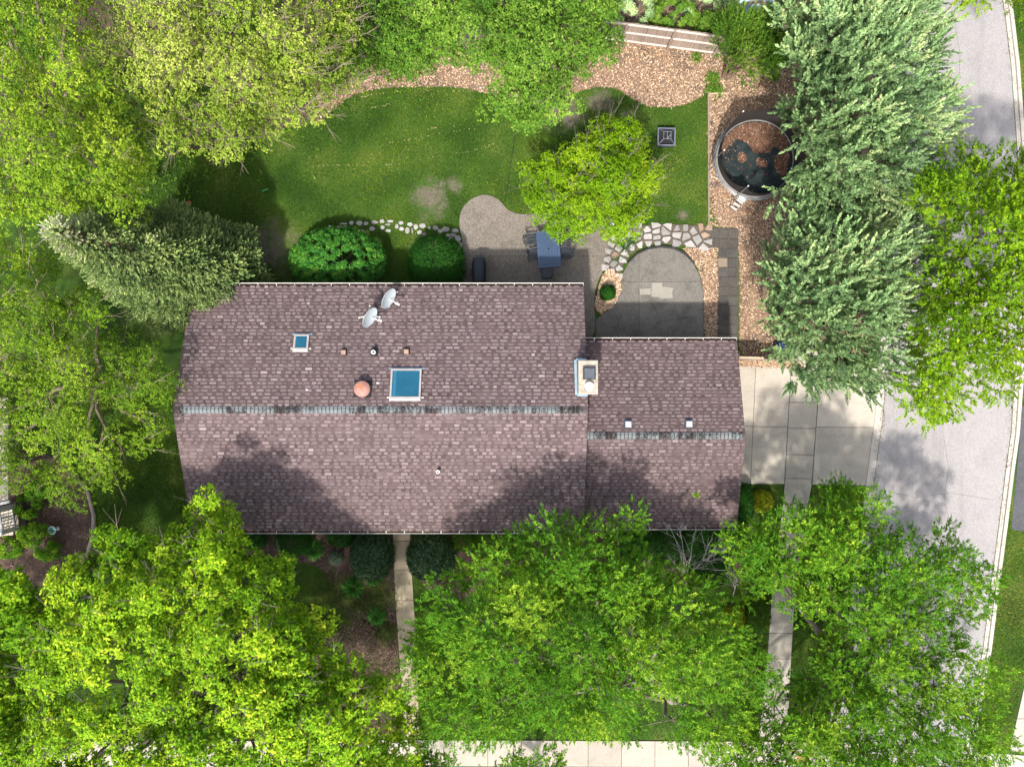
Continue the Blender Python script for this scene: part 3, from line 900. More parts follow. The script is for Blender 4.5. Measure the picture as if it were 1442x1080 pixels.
# ------- patio
PATIO = smooth_poly([(650, 430), (653, 345), (646, 318), (649, 296), (662, 281), (683, 273), (703, 281), (716, 298), (735, 303), (760, 300), (800, 300), (845, 312), (860, 332), (858, 350), (850, 380), (840, 400), (836, 425), (838, 448), (838, 470), (820, 490), (650, 490)], 2)
slabs('patio', PATIO, [((743, 280), (745, 500)), ((600, 361), (900, 361)), ((800, 455), (860, 425))], .05, M['patio_aggregate'], .008)
arc = [(872, 405), (876, 388), (884, 372), (897, 359), (912, 352), (930, 349), (948, 351), (964, 359), (977, 373), (986, 391), (990, 412), (990.5, 500)]
slabs('lower_patio', [(839, 500), (839, 450), (858, 436), (869, 420)] + arc, [((899.5, 340), (900, 520)), ((800, 397), (1000, 397.5))], .045, M['patio_lower'], .008)
pr = empty('patio_patch', (*G2(925, 410), 0), kind='structure')
for pl in ([(900.5, 407), (916, 406.5), (916.5, 415), (901, 415.5)], [(917.5, 398.5), (932, 398.5), (932.5, 404), (948, 406), (946, 412), (947, 420), (932, 421), (926, 418.5), (917, 418)]):
    b = MB(); b.prism(W(pl), .04, .0535); b.build('patch', M['patch_concrete'], pr)
# hairline cracks
ck = MB()
for pl in ([(920, 360), (915, 372), (908, 388), (902, 397)], [(901, 402), (912, 418), (922, 432), (927, 447), (934, 452), (955, 449), (980, 446)], [(917, 465), (925, 456), (934, 452)], [(822, 442), (829, 434), (838, 428)]):
    pts = [(*G2(x + random.uniform(-.6, .6), y), .0505) for x, y in densify(pl, 3)]
    ck.tube(pts, .006, 4)
struct('patio_crack', ck, M['joint'])
be = MB()  # made-up dark strip standing in for the dark soil gap along the arc
be.tube([(*G2(x, y - 2.0), .06) for x, y in arc[2:9]], .05, 8)
tag(be.build('dark_gap_strip', M['dark_gap']), 'added black curved strip for the dark gap round the head of the lower patio', 'edging')
# ------- stepping pavers
pv = MB(); pv.prism(W([(998, 321), (1039.5, 321), (1039.5, 480), (1010, 480), (1010, 350), (998, 350)]), -.05, .02)
pv_root = struct('paver_path', pv, M['joint'])
cells = []
for cx in (1005.5, 1019, 1032):
    for cy in (328.5, 342.5): cells.append((cx, cy))
for r in range(10):
    for cx in (1017.5, 1031.5): cells.append((cx, 356.5 + r * 13.4))
for (cx, cy) in cells:
    j = random.uniform(-.4, .4)
    w = 6.25
    b = MB(); a = random.uniform(-.02, .02)
    b.prism([(G2(cx + j, cy)[0] + (x * math.cos(a) - y * math.sin(a)) * w * .034, G2(cx, cy)[1] + (x * math.sin(a) + y * math.cos(a)) * w * .034) for x, y in ((-1, -1), (1, -1), (1, 1), (-1, 1))], -.02, .05 + random.uniform(-.006, .006), .008)
    b.build('paver', M['tan_paver'] if (abs(cx - 1017.5) < .1 and abs(cy - 369.9) < 1) else M['paver_concrete'], pv_root)
# ------- flagstones
FL = [(860, 318), (905, 318), (950, 316), (999, 319), (999, 349), (985, 350), (962, 346), (930, 343), (905, 347), (888, 358), (876, 376), (871, 390), (857, 379), (852, 380), (858, 350), (861, 332)]
b = MB(); b.prism(W(FL), -.05, .03); fr = struct('flagstone_path', b, M['joint'])
FP = np.array(FL); pts = []
tries = 0
while tries < 9000 and len(pts) < 90:
    tries += 1
    p = rng.uniform(FP.min(0), FP.max(0), (1, 2))
    if inside(p, FL)[0] and all(np.hypot(*((p[0] - q) * np.array([.8, 1.15]))) > 9.0 for q in pts): pts.append(p[0])
for i, p in enumerate(pts):
    cell = [(x, y) for x, y in FL]
    # convex start cell round the seed, cut by bisectors, clipped to the path afterwards
    cell = [(p[0] - 11, p[1] - 9), (p[0] + 11, p[1] - 9), (p[0] + 11, p[1] + 9), (p[0] - 11, p[1] + 9)]
    for j, q in enumerate(pts):
        if i == j: continue
        d = q - p; L = np.hypot(*d)
        if L > 34: continue
        n_ = d / L; m_ = (p + q) / 2
        cell = clip(cell, n_[0], n_[1], float(n_ @ m_) - .85)
        if len(cell) < 3: break
    if len(cell) < 3: continue
    cell = [(p[0] + (x - p[0]) * random.uniform(.82, 1.0), p[1] + (y - p[1]) * random.uniform(.82, 1.0)) for x, y in cell]
    cell = [c for c in cell]
    ok = inside(np.array(cell), FL)
    cell = [c if k else (p[0] + (c[0] - p[0]) * .55, p[1] + (c[1] - p[1]) * .55) for c, k in zip(cell, ok)]
    b = MB(); b.prism(W(cell), -.02, .065 + random.uniform(-.012, .02), .012)
    b.build('flagstone', M['tan_flagstone'] if random.random() < .10 else M['flagstone'], fr)
FS = [(270, 85, 40, 34), (335, 85, 52, 46), (395, 90, 50, 34), (465, 80, 60, 32), (530, 72, 46, 40), (600, 70, 52, 26), (690, 85, 44, 34), (765, 98, 56, 34), (205, 92, 66, 16), (165, 122, 44, 26), (220, 122, 34, 28), (85, 122, 34, 36), (355, 152, 50, 24), (445, 135, 52, 40), (535, 125, 36, 40), (582, 150, 50, 28), (580, 100, 48, 18), (655, 115, 34, 44), (695, 137, 46, 34), (745, 150, 40, 56), (786, 152, 20, 56), (815, 120, 40, 46), (872, 112, 70, 48), (928, 127, 28, 26), (850, 165, 44, 36), (885, 180, 40, 24), (980, 130, 52, 46), (1020, 155, 42, 40), (1065, 142, 74, 46), (1150, 150, 64, 36), (1087, 196, 36, 36), (1130, 187, 56, 40), (1170, 218, 60, 60), (1187, 272, 40, 48), (1110, 218, 50, 24)]
b = MB(); b.prism(W(smooth_poly([(455, 317), (520, 311), (600, 314), (648, 322), (651, 350), (640, 345), (600, 334), (520, 328), (455, 324)], 1)), -.05, .004)
fr2 = struct('stepping_stone_path', b, M['lawn'])
for (x, y, w, h) in FS:
    cx, cy = 450 + x / 6.01, 300 + y / 6.01
    w *= .5 / 6.01 * 1.0; h *= .5 / 6.01
    k = random.randint(5, 7); a0 = random.uniform(0, 6)
    pl = [(cx + w * math.cos(a0 + 6.283 * i / k) * random.uniform(.85, 1.2), cy + h * math.sin(a0 + 6.283 * i / k) * random.uniform(.85, 1.2)) for i in range(k)]
    b = MB(); b.prism(W(pl), -.03, .045 + random.uniform(-.01, .015), .012); b.build('flagstone', M['flagstone'], fr2)
# ------- lawn edging boards, neighbour bed edging
b = MB()
b.prism(W([(996, 134), (998, 134), (998.6, 318), (996.8, 318)]), -.05, .10)
tag(b.build('lawn_edging', M['fence_wood']), 'long pale timber board edging between lawn and bark mulch', 'edging')
b = MB()
b.bar((*G2(997, 133.5), .07), (*G2(1025, 133), .07), .06, .12)
tag(b.build('timber_edging', M['tan_wood']), 'short weathered timber edging at the north corner of the lawn', 'edging')
b = MB()
b.tube([(*G2(x, y), .05) for x, y in smooth_poly([(105, 668), (124, 690), (133, 725), (132, 752), (122, 785), (100, 808)], 0)], .09, 8)
tag(b.build('stone_edging', M['ledge_stone']), 'curved grey stone edging of the neighbouring mulch bed', 'edging')

# ------- grass and chips
def in_any(P, polys):
    r = np.zeros(len(P), bool)
    for p in polys: r |= inside(P, p)
    return r
BLOCK = [MULCH_N, MULCH_NW, MULCH_E, MULCH_P, MULCH_I, MULCH_F1, MULCH_F2, MULCH_W, PATIO, FL, LEFT_K + RIGHT_K[::-1],
         [(839, 500), (839, 450), (858, 436), (869, 420)] + arc, [(998, 321), (1040, 321), (1040, 500), (1000, 500)],
         [(1026, 515), (1250, 515), (1226, 684), (1026, 684)], [(1104, 683), (1143, 683), (1121, 820), (1108, 1040), (1068, 1040), (1087, 820)],
         [(-200, 1043), (1240, 1041), (1240, 1080), (-200, 1082)], [(552, 730), (577, 730), (590, 1040), (570, 1040)],
         [(275, 415), (815, 415), (815, 735), (275, 735)], [(800, 490), (1030, 490), (1030, 730), (800, 730)],
         [(1424, 572), (1620, 572), (1620, 760), (1424, 746)], [(1250, 1046), (1345, 1054), (1300, 1300), (-200, 1300), (-200, 1125), (1100, 1120)], [(1368, 1056), (1500, 1050), (1500, 1300), (1340, 1300)], [(1441, 950), (1500, 950), (1500, 1070), (1420, 1060)]]
GR_AREAS = [([190, 100, 1000, 420], 260000), ([100, 560, 300, 800], 50000), ([320, 780, 620, 1045], 40000), ([560, 780, 1120, 1045], 60000), ([1040, 680, 1240, 1060], 60000), ([1380, 700, 1800, 1300], 230000), ([1420, -250, 1800, 580], 190000), ([-60, 780, 330, 1045], 30000)]
PV = []; PT = []
for (x0, y0, x1, y1), n in GR_AREAS:
    P = np.stack([rng.uniform(x0, x1, n), rng.uniform(y0, y1, n)], 1)
    P = P[~in_any(P, BLOCK)]
    # thinner where the soil is bare
    k = np.ones(len(P))
    for (bx, by, br) in BARE:
        d = np.hypot(P[:, 0] - bx, P[:, 1] - by) * .034
        k = np.minimum(k, np.clip((d - br * .35) / (br * .9), 0.16, 1))
    P = P[rng.uniform(0, 1, len(P)) < k ** 1.3]
    PV.append(P)
P = np.concatenate(PV)
X = (P[:, 0] - 721) * .034; Y = (540 - P[:, 1]) * .034
n = len(P)
a = rng.uniform(0, 6.283, n); hgt = rng.uniform(.035, .085, n); lean = rng.uniform(.2, .9, n)
w = rng.uniform(.009, .02, n)
B0 = np.stack([X - np.sin(a) * w, Y + np.cos(a) * w, np.zeros(n)], 1)
B1 = np.stack([X + np.sin(a) * w, Y - np.cos(a) * w, np.zeros(n)], 1)
B2 = np.stack([X + np.cos(a) * hgt * lean, Y + np.sin(a) * hgt * lean, hgt], 1)
V = np.stack([B0, B1, B2], 1).reshape(-1, 3)
patch = .5 + .22 * np.sin(X * .9 + 1.3 * np.sin(Y * .8)) + .13 * np.sin(Y * 1.7 + X * .6 + 2 * np.sin(X * .5)) + .08 * np.sin(X * 3.3 - Y * 2.9)
# mottled turf tone; sunlight on the right verge is put into the tint
tn = np.clip(patch * 1.0 - .1 + rng.normal(0.05, .15, n) + np.where(rng.uniform(0, 1, n) < .04, .5, 0) + np.where(P[:, 0] > 1380, .28, 0), 0, 1)
o = link('lawn_grass', np_mesh('lawn_grass', V, np.arange(3 * n).reshape(n, 3), np.repeat(tn, 3), M['grass']))
tag(o, 'short green lawn grass round the house', 'grass', kind='stuff')

def chips(name, label, polys, n, mat, z, cat='bark mulch', lo=.045, hi=.12, t0=.45, ts=.25):
    Ps = []
    for pl in polys:
        q = np.array(pl); area = 1
        P = rng.uniform(np.maximum(q.min(0), [-40, -40]), np.minimum(q.max(0), [1480, 1100]), (n, 2)); Ps.append(P[inside(P, pl)])
    P = np.concatenate(Ps); k = len(P)
    Pw = np.stack([(P[:, 0] - 721) * .034, (540 - P[:, 1]) * .034, rng.uniform(z, z + .03, k)], 1)
    a = rng.uniform(0, 6.283, k)
    A = unit(np.stack([np.cos(a), np.sin(a), rng.normal(0, .25, k)], 1))
    N = unit(np.array([0, 0, 1.0]) + rng.normal(0, .35, (k, 3))); N = unit(N - A * (A * N).sum(1, keepdims=True))
    L = rng.uniform(lo, hi, k)
    V, Fc, tn = leaf_verts(Pw, A, N, L, L * rng.uniform(.35, .7, k), t0 + rng.normal(0, ts, k), -.2, .05)
    V[:, 2] = np.maximum(V[:, 2], z)
    o = link(name, np_mesh(name, V, Fc, tn, mat))
    tag(o, label, cat, kind='stuff')
VIS_N = [(440, 90), (440, 178), (500, 132), (540, 124), (600, 122), (660, 124), (740, 150), (790, 140), (835, 122), (868, 124), (890, 140), (915, 151), (945, 152), (970, 146), (996, 132), (998, 60), (860, 50), (700, 60), (560, 80)]
VIS_E = [(996, 60), (998, 318), (1040, 322), (1042, 420), (1040, 512), (1150, 512), (1150, 60)]
chips('bark_chip', 'tan bark chips loosely covering the beds by the fence and trampoline', [VIS_N, VIS_E, [(1036, 509), (1112, 509), (1140, 518), (1042, 516)]], 26000, M['chips'], .016)
chips('bark_chip', 'pale bark chips in the strip between lower patio and dark pavers', [MULCH_P], 3500, M['chips'], .018, t0=.5)
chips('bark_chip', 'pale bark chips in the island bed round the small dark shrub', [MULCH_I], 3000, M['chips'], .10, t0=.55)
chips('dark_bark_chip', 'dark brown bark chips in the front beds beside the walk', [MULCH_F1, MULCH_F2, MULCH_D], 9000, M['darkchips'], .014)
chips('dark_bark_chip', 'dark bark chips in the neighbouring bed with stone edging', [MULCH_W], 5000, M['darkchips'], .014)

kl = []
for pl, n_ in ((mid(LEFT_K, LEFT, .80), 900), (mid(RIGHT_K, RIGHT, .75), 700)):
    dp = np.array(densify(pl, 6)); ii = rng.integers(0, len(dp), n_)
    kl.append(dp[ii] + rng.normal(0, 1, (n_, 2)) * np.array([2.2, 4.0]) + np.stack([np.abs(rng.normal(0, 1, n_)) * 1.5 * (1 if n_ > 800 else -1), np.zeros(n_)], 1))
kl = np.concatenate(kl); k = len(kl); a = rng.uniform(0, 6.283, k)
V, Fc, tn = leaf_verts(np.stack([(kl[:, 0] - 721) * .034, (540 - kl[:, 1]) * .034, rng.uniform(.03, .04, k)], 1), np.stack([np.cos(a), np.sin(a), np.zeros(k)], 1), np.tile([0, 0, 1.0], (k, 1)), rng.uniform(.03, .09, k), rng.uniform(.02, .04, k), rng.uniform(0, .7, k))
tag(link('kerb_litter', np_mesh('kerb_litter', V, Fc, tn, M['litter'])), 'small dead leaves and grit gathered along the road kerbs', 'leaf litter', kind='stuff')
# pale clippings left in the mower's lines
cl = MB()
for line in ([(508, 138), (524, 135), (540, 132)], [(518, 153), (535, 151), (552, 147)], [(545, 203), (580, 197), (622, 187)], [(592, 185), (618, 180)], [(590, 226), (630, 218), (665, 214), (706, 200)], [(450, 234), (480, 233), (520, 234)], [(545, 233), (565, 231)], [(640, 186), (675, 181)], [(585, 128), (640, 129), (668, 130)], [(638, 170), (640, 180)], [(790, 212), (775, 226)]):
    for x, y in densify(line, 22):
        if random.random() < .32:
            p = G(x + random.gauss(0, .5), y + random.gauss(0, .5))
            cl.box((p[0], p[1], .07), (random.uniform(.02, .07), random.uniform(.015, .035), .012), random.uniform(0, 3))
tag(cl.build('grass_clippings', M['clip']), 'pale dry clippings lying in thin lines across the back lawn', 'grass clippings', kind='stuff')

# ================================================================== THE HOUSE
HX0, HX1 = -13.97, 3.126
HYN, HYS = 4.247, -6.417
HE = 3.0; HRY = (HYN + HYS) / 2; SL = 1 / 3.0
HR = HE + SL * (HYN - HYS) / 2
GX0, GX1 = 2.75, 9.90
GYN, GYS = 1.875, -6.30
GE = 2.75; GSL = .275; GRY = (GYN + GYS) / 2
GR = GE + GSL * (GYN - GYS) / 2
house = empty('house', ((HX0 + HX1) / 2, HRY, 0), 0, 'single storey house with a mauve brown shingled gable roof and attached garage', 'house')
b = MB()
def gable_body(b, x0, x1, yn, ys, e, sl, off=.05):
    ry = (yn + ys) / 2; r = e + sl * (yn - ys) / 2
    prof = [(yn, 0), (yn, e), (ry, r), (ys, e), (ys, 0)]
    n = len(prof)
    vs = [(x0, y, z - off if z > 0 else 0) for y, z in prof] + [(x1, y, z - off if z > 0 else 0) for y, z in prof]
    fs = [tuple(range(n)), tuple(range(2 * n - 1, n - 1, -1))] + [(i, n + i, n + (i + 1) % n, (i + 1) % n) for i in range(n)]
    b.add(vs, fs)
gable_body(b, HX0 + .45, HX1 - .38, HYN - .55, HYS + .55, HE + .55 * SL, SL, .14)
b.build('wall', M['siding'], house)
b = MB(); gable_body(b, HX1 - .36, GX1 - .4, GYN - .5, GYS + .5, GE + .5 * GSL, GSL, .14)
b.build('garage_wall', M['siding'], house)
def roof_deck(x0, x1, yn, ys, e, sl, th=.13):
    ry = (yn + ys) / 2; r = e + sl * (yn - ys) / 2
    prof = [(yn, e), (ry, r), (ys, e), (ys, e - th), (ry, r - th), (yn, e - th)]
    b = MB(); n = 6
    vs = [(x0, y, z) for y, z in prof] + [(x1, y, z) for y, z in prof]
    fs = [(0, 1, 4, 5), (1, 2, 3, 4), (n + 5, n + 4, n + 1, n), (n + 4, n + 3, n + 2, n + 1)] + [(i, n + i, n + (i + 1) % n, (i + 1) % n) for i in range(n)]
    b.add(vs, fs)
    return b
def shingles(x0, x1, y_e, y_r, e, sl, expo, seed, tone=0.0):
    """courses of laminated tabs from the eave to the ridge"""
    r_ = random.Random(seed)
    b = MB()
    run = abs(y_r - y_e); sg = 1 if y_r > y_e else -1
    nc = int(run / expo)
    def q(xa, xb, va, vb, la, lb, tint):
        b.tint = tint
        za, zb = e + va * sl, e + vb * sl
        A = (xa, y_e + sg * va, za + la); B = (xb, y_e + sg * va, za + la); C = (xb, y_e + sg * vb, zb + lb); D = (xa, y_e + sg * vb, zb + lb)
        A0 = (xa, A[1], za + .001); B0 = (xb, B[1], zb * 0 + za + .001)
        D0 = (xa, D[1], zb + .001); C0 = (xb, C[1], zb + .001)
        b.add([A, B, C, D, A0, B0, C0, D0], [(0, 1, 2, 3), (4, 5, 1, 0), (5, 6, 2, 1), (7, 4, 0, 3)])
    for i in range(nc):
        v0 = i * expo - .02; v1 = min(v0 + expo * 1.12, run - .01)
        # lower layer
        x = x0
        while x < x1:
            w = r_.uniform(.5, .95); xe = min(x + w, x1)
            q(x, xe, max(v0, .0) + .022, v1, .013, .004, min(1, max(0, .26 + tone + r_.gauss(0, .09))))
            x = xe
        x = x0 + r_.uniform(0, .2)
        while x < x1 - .05:
            w = r_.choice((.14, .17, .20, .24, .28)); xe = min(x + w, x1)
            tv = .58 + tone + r_.gauss(0, .105)
            if r_.random() < .06: tv += .18
            q(x, xe, v0, v0 + expo * .70, .030, .016, min(1, max(0, tv)))
            x = xe + r_.choice((.06, .09, .12, .16, .2))
    return b
def roof(name, x0, x1, yn, ys, e, sl, expo, seed, tone, capx0, capx1):
    ry = (yn + ys) / 2; r = e + sl * (yn - ys) / 2
    rf = roof_deck(x0, x1, yn, ys, e, sl).build(name, M['deck_roof'], house)
    for y_e, k in ((yn, 0), (ys, 1)):
        o = shingles(x0, x1, y_e, ry, e, sl, expo, seed + k, tone).build('shingles', M['shingle'], rf); o['kind'] = 'stuff'
    # ridge caps, one by one
    cw = .163; n = int((capx1 - capx0) / cw); me = None
    for i in range(n):
        if me is None or i % 12 == 0:
            b = MB()
            hw = .15
            z = r + .03
            for sg in (1, -1):
                d = sg * hw
                b.add([(0, 0, 0), (cw * .76, 0, -.014), (cw * .76, d, -hw * sl - .014), (0, d, -hw * sl), (0, 0, -.022), (0, d, -hw * sl - .022), (cw * .76, d, -hw * sl - .03)],
                      [(0, 1, 2, 3) if sg < 0 else (3, 2, 1, 0), (0, 3, 5, 4), (3, 2, 6, 5)])
            me = b.mesh('ridge_cap', M['ridge'])
        o = link('ridge_cap', me, rf)
        o.location = (capx0 + i * cw, ry + random.uniform(-.006, .006), r + .045)
    return rf
roof('roof', HX0, HX1, HYN, HYS, HE, SL, .150, 11, 0.0, HX0 + .30, HX1 - .14)
roof('garage_roof', HX1 - .36, GX1, GYN, GYS, GE, GSL, .147, 21, -.07, HX1 + .03, GX1 - .05)

def gutter(x0, x1, y, z, sg, hx0=None):
    """sg=+1: gutter outside a north eave"""
    b = MB(); w = .125
    prof = [(0, 0), (0, -.10), (w, -.10), (w, .0), (w + .022, .006), (w + .022, -.012), (w + .006, -.112), (-.006, -.112), (-.006, 0)]
    n = len(prof)
    vs = [(x0, y + sg * a, z + c) for a, c in prof] + [(x1, y + sg * a, z + c) for a, c in prof]
    fs = [(i, n + i, n + (i + 1) % n, (i + 1) % n) for i in range(n)]
    b.add(vs, fs)
    for x in (x0, x1):
        b.box((x, y + sg * w / 2, z - .055), (.012, w, .11))
    g = b.build('gutter', M['white_metal'], house)
    d = MB(); d.box(((x0 + x1) / 2, y + sg * w / 2, z - .07), (x1 - x0 - .04, w - .012, .03))
    r_ = random.Random(5)
    for i in range(int((x1 - x0) * 14)):
        d.box((r_.uniform(x0 + .05, x1 - .05), y + sg * r_.uniform(.015, w - .02), z - .05), (r_.uniform(.02, .08), r_.uniform(.01, .03), .02), r_.uniform(0, 3))
    o = d.build('gutter_debris', M['debris'], g)
    hm = None; x = x0 + .45
    while x < x1 - .2:
        if hm is None:
            h = MB(); h.box((0, 0, 0), (.032, w + .03, .010)); hm = h.mesh('gutter_hanger', M['white_metal'])
        o = link('gutter_hanger', hm, g); o.location = (x, y + sg * w / 2, z + .008)
        x += .80
gutter(HX0 + .02, HX1 + .0, HYN, HE - .045, 1)
gutter(HX0 + .02, HX1 + .04, HYS, HE - .045, -1)
gutter(HX1 + .05, GX1 + .0, GYN, GE - .045, 1)
gutter(HX1 + .09, GX1 + .0, GYS, GE - .045, -1)
# downspout at the inner corner, doors and windows under the eaves
b = MB(); b.box((HX1 + .02, HYS - .06, 1.4), (.09, .07, 2.8)); b.build('downspout', M['white_metal'], house)
def window(c, w, h, nx, ny):
    fx = (w, .06, h) if ny else (.06, w, h)
    b = MB(); b.box(c, fx); f = b.build('window', M['white_metal'], house)
    for s in (-1, 1):
        q = (c[0] + nx * .035 + (s * w * .24 if ny else 0), c[1] + ny * .035 + (0 if ny else s * w * .24), c[2])
        b = MB(); b.box(q, (w * .42, .02, h * .86) if ny else (.02, w * .42, h * .86)); b.build('pane', M['window_glass'], f)
for x in (-11.5, -8.2, -1.2): window((x, HYS + .54, 1.6), 1.6, 1.2, 0, -1)
for x in (-11.0, -6.5, 1.0): window((x, HYN - .54, 1.6), 1.5, 1.2, 0, 1)
b = MB(); b.box((-4.6, HYN - .53, 1.05), (2.4, .06, 2.05)); pdoor = b.build('patio_door', M['white_metal'], house)
for s in (-1, 1):
    b = MB(); b.box((-4.6 + s * .58, HYN - .49, 1.05), (1.0, .02, 1.8)); b.build('pane', M['window_glass'], pdoor)
b = MB(); b.box((-5.15, HYS + .53, 1.05), (.95, .06, 2.05)); fd = b.build('door', M['door_paint'], house)
b = MB(); b.lathe([(.0, 0), (.03, .02), (.03, .05), (0, .07)], (-4.8, HYS + .48, 1.0), 10); b.build('handle', M['grey_metal'], fd)
b = MB(); b.box((GX1 - .39, GRY, 1.07), (.05, 4.9, 2.1)); gd = b.build('garage_door', M['white_metal'], house)
for i in range(4):
    b = MB(); b.box((GX1 - .355, GRY, .30 + i * .52), (.02, 4.8, .48)); b.build('panel', M['white_metal'], gd)

# ------- skylights
def zroof(y): return HR - abs(y - HRY) * SL
def skylight(x0, y0, x1, y1):
    """photo box of the frame on the north slope"""
    D = lambda px, py: G(px, py, HR - .45)
    cx, cy = (x0 + x1) / 2, (y0 + y1) / 2
    h = HR - .6
    for _ in range(6):
        c = G(cx, cy, h); h = zroof(c[1]) + .10
    s = (H - h) / F
    w, d = (x1 - x0) * s, (y1 - y0) * s / math.cos(math.atan(SL))
    rot = Matrix.Rotation(-math.atan(SL), 3, 'X')     # north slope falls towards +y
    C = Vector((c[0], c[1], zroof(c[1])))
    up = rot @ Vector((0, 0, 1)); ay = rot @ Vector((0, 1, 0))
    root = None
    b = MB()
    t_ = .075
    for sx in (-1, 1): b.box(C + Vector((sx * (w / 2 - t_ / 2), 0, 0)) + up * .06, (t_, d, .14), rot=rot)
    for sy in (-1, 1): b.box(C + ay * sy * (d / 2 - t_ / 2) + up * .06, (w - 2 * t_, t_, .14), rot=rot)
    root = b.build('skylight', M['frame_metal'], house)
    b = MB(); b.box(C + up * .10, (w - 2 * t_, d - 2 * t_, .02), rot=rot); b.build('pane', M['skyglass'], root)
    b = MB(); b.box(C + ay * (d / 2 + .045) + up * .035, (w + .22, .085, .03), rot=rot)
    b.build('flashing', M['flash_metal'], root)
    b = MB(); b.box(C - ay * (d / 2 + .05) + up * .10, (w, .095, .06), rot=rot)
    b.build('sill_cap', M['white_metal'], root)
    b = MB()
    for sx in (-1, 1): b.box(C - ay * (d / 2 - .06) + Vector((sx * (w / 2 + .065), 0, 0)) + up * .035, (.11, .06, .03), rot=rot)
    b.build('corner_flashing', M['white_metal'], root)
    # blind folded behind the glass on one side
    b = MB(); b.box(C + Vector((-w * .36, 0, 0)) + up * .113, (w * .10, d - 2 * t_ - .02, .004), rot=rot); b.build('blind', M['sky_blind'], root)
    return root
skylight(549.5, 520.5, 593, 562)
skylight(413.5, 472, 434.5, 493.5)
# ------- chimney
cz = 5.2
cx0, cx1, cy0, cy1 = G(814.5, 0, cz)[0], G(842.4, 0, cz)[0], G(0, 555.3, cz)[1], G(0, 507, cz)[1]
ccx, ccy = (cx0 + cx1) / 2, (cy0 + cy1) / 2
b = MB(); b.box((ccx, ccy, (cz - .1) / 2), (cx1 - cx0 - .04, cy1 - cy0 - .04, cz - .1)); ch = b.build('chimney', M['brick'], house)
b = MB()
b.prism([(cx0, cy0), (cx1, cy0), (cx1, cy1), (cx0, cy1)], cz - .1, cz, .03); b.build('chimney_cap', M['chimney_cap'], ch)
b = MB()
zf = zroof(ccy)
for (fx, fy, w, d) in ((cx0 - .035, ccy, .10, cy1 - cy0 + .16), ((cx0 + HX1) / 2, cy1 + .045, HX1 - cx0, .09), ((cx0 + HX1) / 2, cy0 - .045, HX1 - cx0, .09)):
    b.box((fx, fy, zroof(fy) + .09), (w, d, .05), rot=Matrix.Rotation(-math.atan(SL), 3, 'X'))
b.build('flashing', M['blue_flash'], ch)
p = G(830.2, 525.5, cz + .15)
b = MB()
for sx in (-1, 1): b.box((p[0] + sx * .225, p[1], cz + .06), (.05, .50, .12))
for sy in (-1, 1): b.box((p[0], p[1] + sy * .225, cz + .06), (.40, .05, .12))
dm = b.build('chimney_damper', M['black_rubber'], ch)
b = MB(); b.prism([(p[0] + x * .215, p[1] + y * .215) for x, y in ((-1, -1), (1, -1), (1, 1), (-1, 1))], cz + .10, cz + .145, .015); b.build('lid', M['slate_metal'], dm)
p = G(830, 544, cz + .2)
b = MB(); b.lathe([(.10, cz - .05), (.10, cz + .14), (.178, cz + .15), (.178, cz + .175), (.12, cz + .20), (0, cz + .21)], (p[0], p[1], 0), 24); b.smooth = False
b.build('flue_cap', M['white_plastic'], ch)
# ------- roof vents
def on_roof(px, py, dz=0.0, garage=False):
    h = 4.0
    for _ in range(8):
        c = G(px, py, h)
        h = ((GR - abs(c[1] - GRY) * GSL) if garage else zroof(c[1])) + dz
    return c
def square_vent(px, py, s, mat, lidmat, garage=False, hgt=.16):
    c = on_roof(px, py, hgt, garage); z = c[2] - hgt
    b = MB(); b.box((c[0], c[1] + .02, z + .02), (s * 1.35, s * 1.45, .02), rot=Matrix.Rotation(-math.atan(GSL if garage else SL), 3, 'X'))
    b.box((c[0], c[1], z + hgt * .4), (s * .75, s * .75, hgt * .9))
    v = b.build('roof_vent', mat, house)
    b = MB(); b.prism([(c[0] + x * s / 2, c[1] + y * s / 2) for x, y in ((-1, -1), (1, -1), (1, 1), (-1, 1))], z + hgt - .05, z + hgt, .02); b.build('vent_lid', lidmat, v)
square_vent(483.3, 496, .20, M['black_rubber'], M['brown_metal'])
square_vent(572, 495, .20, M['black_rubber'], M['brown_metal'])
square_vent(885, 597.5, .27, M['slate_metal'], M['grey_metal'], True)
square_vent(971, 597, .27, M['slate_metal'], M['grey_metal'], True)
def pipe_vent(px, py, r, hgt, mat, collar=True):
    c = on_roof(px, py, hgt); z = c[2] - hgt
    b = MB()
    b.lathe([(r, z - .1), (r, z + hgt), (r * .55, z + hgt), (r * .55, z + hgt - .12), (0, z + hgt - .12)], (c[0], c[1], 0), 16)
    v = b.build('vent_pipe', mat, house)
    if collar:
        b = MB(); b.box((c[0] + .01, c[1] + .03, z + .03), (r * 3.4, r * 4.2, .02), rot=Matrix.Rotation(-math.atan(SL), 3, 'X'))
        b.lathe([(r * 1.5, z), (r * 1.12, z + .12), (r * 1.01, z + .12)], (c[0], c[1], 0), 16)
        b.build('collar', M['black_rubber'], v)
    b = MB(); b.lathe([(0, z + hgt - .10), (r * .54, z + hgt - .10)], (c[0], c[1], 0), 12); b.build('bore', M['black_rubber'], v)
pipe_vent(525.5, 496, .088, .30, M['white_plastic'])
pipe_vent(616.5, 664.5, .075, .28, M['white_plastic'], False)
c = on_roof(509, 547.5, .30); z = c[2] - .30
b = MB(); b.lathe([(.28, z - .02), (.27, z + .16), (.20, z + .18)], (c[0], c[1], 0), 28); b.box((c[0], c[1], z + .03), (.75, .75, .02), rot=Matrix.Rotation(-math.atan(SL), 3, 'X'))
v = b.build('round_vent', M['black_rubber'], house)
b = MB(); b.smooth = True
b.lathe([(.30, z + .18), (.345, z + .19), (.345, z + .215), (.325, z + .24), (.24, z + .275), (.12, z + .31), (0, z + .325)], (c[0], c[1], 0), 32); b.build('vent_dome', M['rust'], v)
